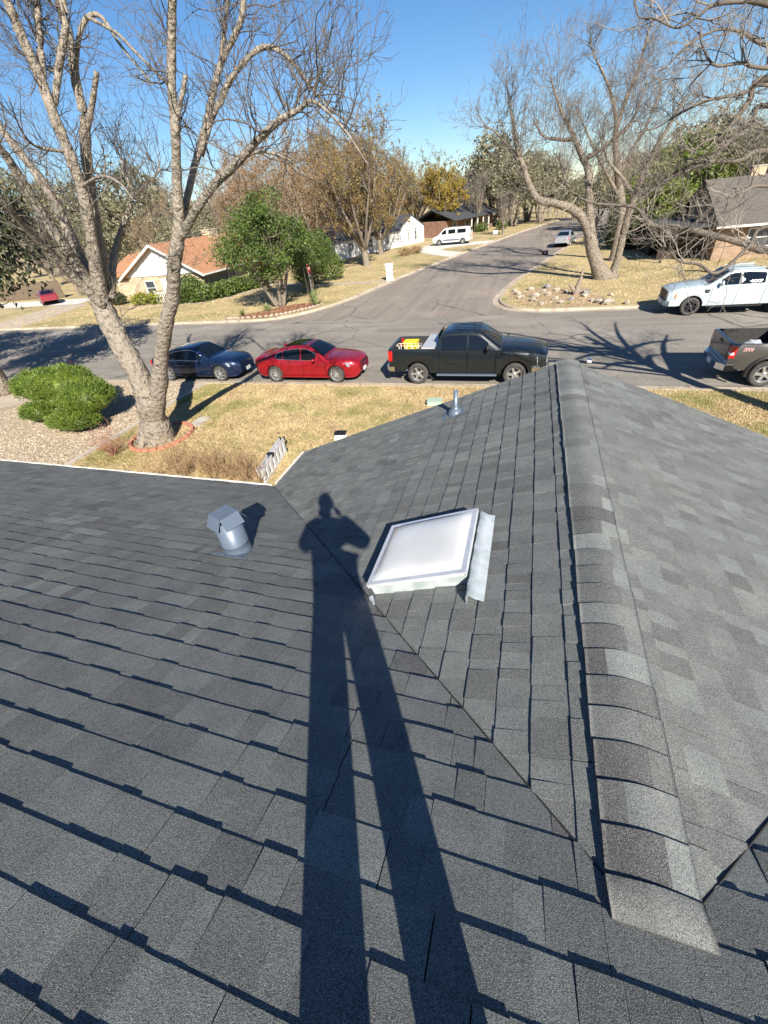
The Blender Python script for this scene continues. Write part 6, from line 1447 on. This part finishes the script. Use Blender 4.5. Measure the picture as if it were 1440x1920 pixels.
for i, (x, y, s, k) in enumerate(RK):
    o = MB().blob((0, 0, s * .22), (s * .62, s * .46, s * .36), n=8, m=5, jit=.28, seed=i + 3, smooth=False).build('rock', MAT['rock'] if k == 'r' else MAT['rock_grey']); o.location = (x, y, ZL); o.rotation_euler = (0, 0, g.uniform(0, 6))
    tag(o, 'pale limestone rock in the corner rock bed' if k == 'r' else 'dark grey rock in the corner rock bed', 'rock', 'pale rocks in the corner bed' if k == 'r' else 'grey rocks in the corner bed')
dw = thing('driftwood', 'jagged upright piece of weathered driftwood in the corner rock bed', 'driftwood', (2.95, 31.3, ZL))
tb = MB(); put_limb(tb, [Vector((0, 0, -.1)), Vector((.05, 0, .5)), Vector((.18, 0, 1.0)), Vector((.2, .05, 1.45))], [.24, .17, .11, .03], g, n=8); put_limb(tb, [Vector((0, 0, .1)), Vector((-.3, 0, .45)), Vector((-.5, .1, .62))], [.15, .1, .03], g, n=7); put_limb(tb, [Vector((0, 0, .1)), Vector((.45, -.1, .3)), Vector((.8, -.1, .35))], [.14, .09, .03], g, n=7); tb.build('trunk', MAT['driftwood'], dw)
# stone edging of the mulch bed
se = thing('stone_edging', 'pale stone edging along the street side of the mulch bed', 'edging', (0, 0, ZL))
EL = chaikin([(-20.9, 28.0), (-17.6, 28.2), (-16.0, 29.7), (-15.0, 31.6)], 3)
for i in range(26):
    t = i / 25 * (len(EL) - 1); a = EL[int(t)]; b = EL[min(int(t) + 1, len(EL) - 1)]; p = (lerp(a[0], b[0], t % 1), lerp(a[1], b[1], t % 1))
    o = MB().blob((0, 0, .06), (.17, .11, .10), n=7, m=4, jit=.2, seed=i, smooth=False).build('stone', MAT['rock'], se); o.location = (p[0], p[1], 0); o.rotation_euler = (0, 0, math.atan2(b[1] - a[1], b[0] - a[0]))
# --- small things on the near lawn
sl = MB().box((0, 0, .03), (.42, .72, .06)).build('paver', MAT['concrete']); sl.location = (-11.05, 11.4, ZL); sl.rotation_euler = (0, 0, .05); tag(sl, 'pale concrete paver lying in the grass by the brick ring', 'paver')
ld = thing('ladder', 'folded aluminium ladder lying on its side on the lawn', 'ladder', (-6.50, 8.80, ZL), rad(99))
ld.scale = (.88, .88, .88)
for layer in (-.07, .07):
    for z in (.06, .50): MB().box((0, layer, z), (2.1, .04, .09)).build('rail', MAT['alu'], ld)
    for i in range(7): MB().box((-.93 + i * .31, layer, .28), (.15, .05, .36)).build('rung', MAT['alu'], ld)
for layer in (-.07, .07):
    for z in (.06, .50): MB().box((1.08, layer, z), (.08, .06, .11)).build('foot', MAT['black'], ld)
for x in (-.05,): MB().box((x, 0, .50), (.16, .2, .12)).build('hinge', MAT['black'], ld)
tk = thing('tool_case', 'small black and white case on the lawn past the eave', 'case', (-5.15, 10.7, ZL), .2)
MB().box((0, 0, .10), (.36, .24, .20)).build('shell', MAT['decal_white'], tk); MB().box((0, 0, .22), (.37, .25, .05)).build('lid', MAT['black'], tk); MB().tube([(-.08, 0, .24), (-.08, 0, .30), (.08, 0, .30), (.08, 0, .24)], .015, 6).build('handle', MAT['black'], tk)
ub = thing('utility_box', 'low pale green utility box on the lawn beside the gable', 'utility box', (-2.72, 13.6, ZL), .1)
pg = M('pale_green_plastic', (.36, .46, .38), (.30, .40, .33), scale=5, rough=.6); MB().box((0, 0, .08), (.5, .34, .14), taper=.95).build('body', pg, ub); MB().box((0, 0, .155), (.52, .36, .03)).build('lid', pg, ub)
bg_ = MB().blob((0, 0, .14), (.12, .10, .09), n=10, m=6, jit=.22, seed=8, smooth=False).build('plastic_bag', MAT['decal_white']); bg_.location = (2.62, 18.2, .004); tag(bg_, 'crumpled white plastic bag on the street past the gable', 'bag')

# ================================================================== THE PHOTOGRAPHER, who casts the long shadow on the roof
MAT['cloth'] = M('navy_work_clothes', (0.03, 0.035, 0.05), (0.045, 0.05, 0.07), scale=8, rough=.9)
MAT['skin'] = M('skin', (0.45, 0.27, 0.19), rough=.55)
def skinned(name, V, Eg, Rd, mat, par, root=0, sub=2):
    me = bpy.data.meshes.new(name); me.from_pydata([tuple(v) for v in V], Eg, []); o = link(name, me, par); me.materials.append(mat)
    md = o.modifiers.new('skin', 'SKIN'); md.use_smooth_shade = True
    for i, r in enumerate(Rd): me.skin_vertices[0].data[i].radius = r if hasattr(r, '__len__') else (r, r); me.skin_vertices[0].data[i].use_root = (i == root)
    sb_ = o.modifiers.new('sub', 'SUBSURF'); sb_.levels = sub; sb_.render_levels = sub; return o
fz = lambda x, y: zmain(y) - CAM.z
pf = Vector((.10, -.36, 0)); lat = Vector((.96, .28, 0)); fwd = Vector((-.28, .96, 0)); B0 = CAM
def W3(l, f_, z): return Vector((pf.x, pf.y, 0)) + lat * l + fwd * f_ + Vector((0, 0, z))
per = thing('person', 'person in dark work clothes and boots photographing from the roof', 'person', CAM)
zf = fz(pf.x, pf.y)
LA, RA_ = W3(-.20, 0, 0), W3(.12, 0, 0); LA.z = fz(LA.x, LA.y) + .09; RA_.z = fz(RA_.x, RA_.y) + .09
hipz = zf + .95
V = [W3(.03, 0, hipz), W3(.03, .0, hipz + .20), W3(.03, .02, hipz + .40), W3(.03, .03, hipz + .52), W3(.03, .05, hipz + .60),
     W3(-.07, 0, hipz - .06), W3(-.14, .03, zf + .50), LA, LA + fwd * .17 - Vector((0, 0, .045)),
     W3(.13, 0, hipz - .06), W3(.135, .03, zf + .50), RA_, RA_ + fwd * .17 - Vector((0, 0, .045)),
     W3(-.16, .02, hipz + .47), W3(-.27, .10, hipz + .26), W3(-.10, .29, hipz + .46),
     W3(.22, .02, hipz + .47), W3(.37, .10, hipz + .30), W3(.15, .29, hipz + .46)]
Eg = [(0, 1), (1, 2), (2, 3), (3, 4), (0, 5), (5, 6), (6, 7), (7, 8), (0, 9), (9, 10), (10, 11), (11, 12), (3, 13), (13, 14), (14, 15), (3, 16), (16, 17), (17, 18)]
Rd = [(.21, .16), (.22, .16), (.25, .17), (.19, .14), (.075, .075), .135, .115, .105, .06, .135, .115, .105, .06, .11, .085, .06, .11, .085, .06]
skinned('body', V, Eg, Rd, MAT['cloth'], per)
hc = W3(.05, .115, hipz + .775); hd_ = MB(); hd_.blob(tuple(hc), (.088, .10, .125), n=16, m=10, jit=0); hd_.blob(tuple(hc + fwd * .10 - Vector((0, 0, .02))), (.018, .025, .025), n=8, m=5, jit=0)
for s in (-1, 1): hd_.blob(tuple(hc + lat * s * .085), (.015, .025, .035), n=8, m=5, jit=0)
hd_.tube([tuple(W3(.03, .05, hipz + .58)), tuple(hc - Vector((0, 0, .06)))], .06, 12)
hd_.build('head', MAT['skin'], per)
for s in (-1, 1):   # eyes and a short cap of hair
    MB().blob(tuple(hc + fwd * .088 + lat * s * .032 + Vector((0, 0, .015))), .012, n=8, m=5, jit=0).build('eye', MAT['decal_white'], per)
MB().blob(tuple(hc - fwd * .012 + Vector((0, 0, .03))), (.091, .105, .115), n=14, m=8, jit=.03).build('hair', MAT['black'], per)
for s, ww in ((-1, W3(-.10, .29, hipz + .46)), (1, W3(.15, .29, hipz + .46))):
    tgt = Vector((s * .045, -.035, -.01)); tgt = lat * (s * .045) + fwd * -.03 + Vector((0, 0, -.03))
    d = (tgt - ww); pal = ww + d * .55
    skinned('hand', [ww, pal] , [(0, 1)], [.028, .03], MAT['skin'], per, sub=1)
    for k in range(4):
        base = pal + Vector((0, 0, .028 - .018 * k)); tip = tgt + Vector((0, 0, .03 - .02 * k)) - lat * s * .015
        skinned('finger', [base, base.lerp(tip, .55) + lat * s * .012, tip], [(0, 1), (1, 2)], [.009, .0085, .0075], MAT['skin'], per, sub=1)
    skinned('thumb', [pal + Vector((0, 0, .01)), pal.lerp(tgt, .6) - fwd * .03 + Vector((0, 0, .02)), tgt - fwd * .025], [(0, 1), (1, 2)], [.011, .010, .009], MAT['skin'], per, sub=1)
vd = RW @ Vector((0, 0, 1))
ph = MB().box((0, 0, -.012), (.072, .148, .008)).build('phone', MAT['black'])
ph.matrix_world = cam.matrix_world @ Matrix.Translation((0, 0, .022)); tag(ph, 'slim black phone held up by the photographer on the roof', 'phone')
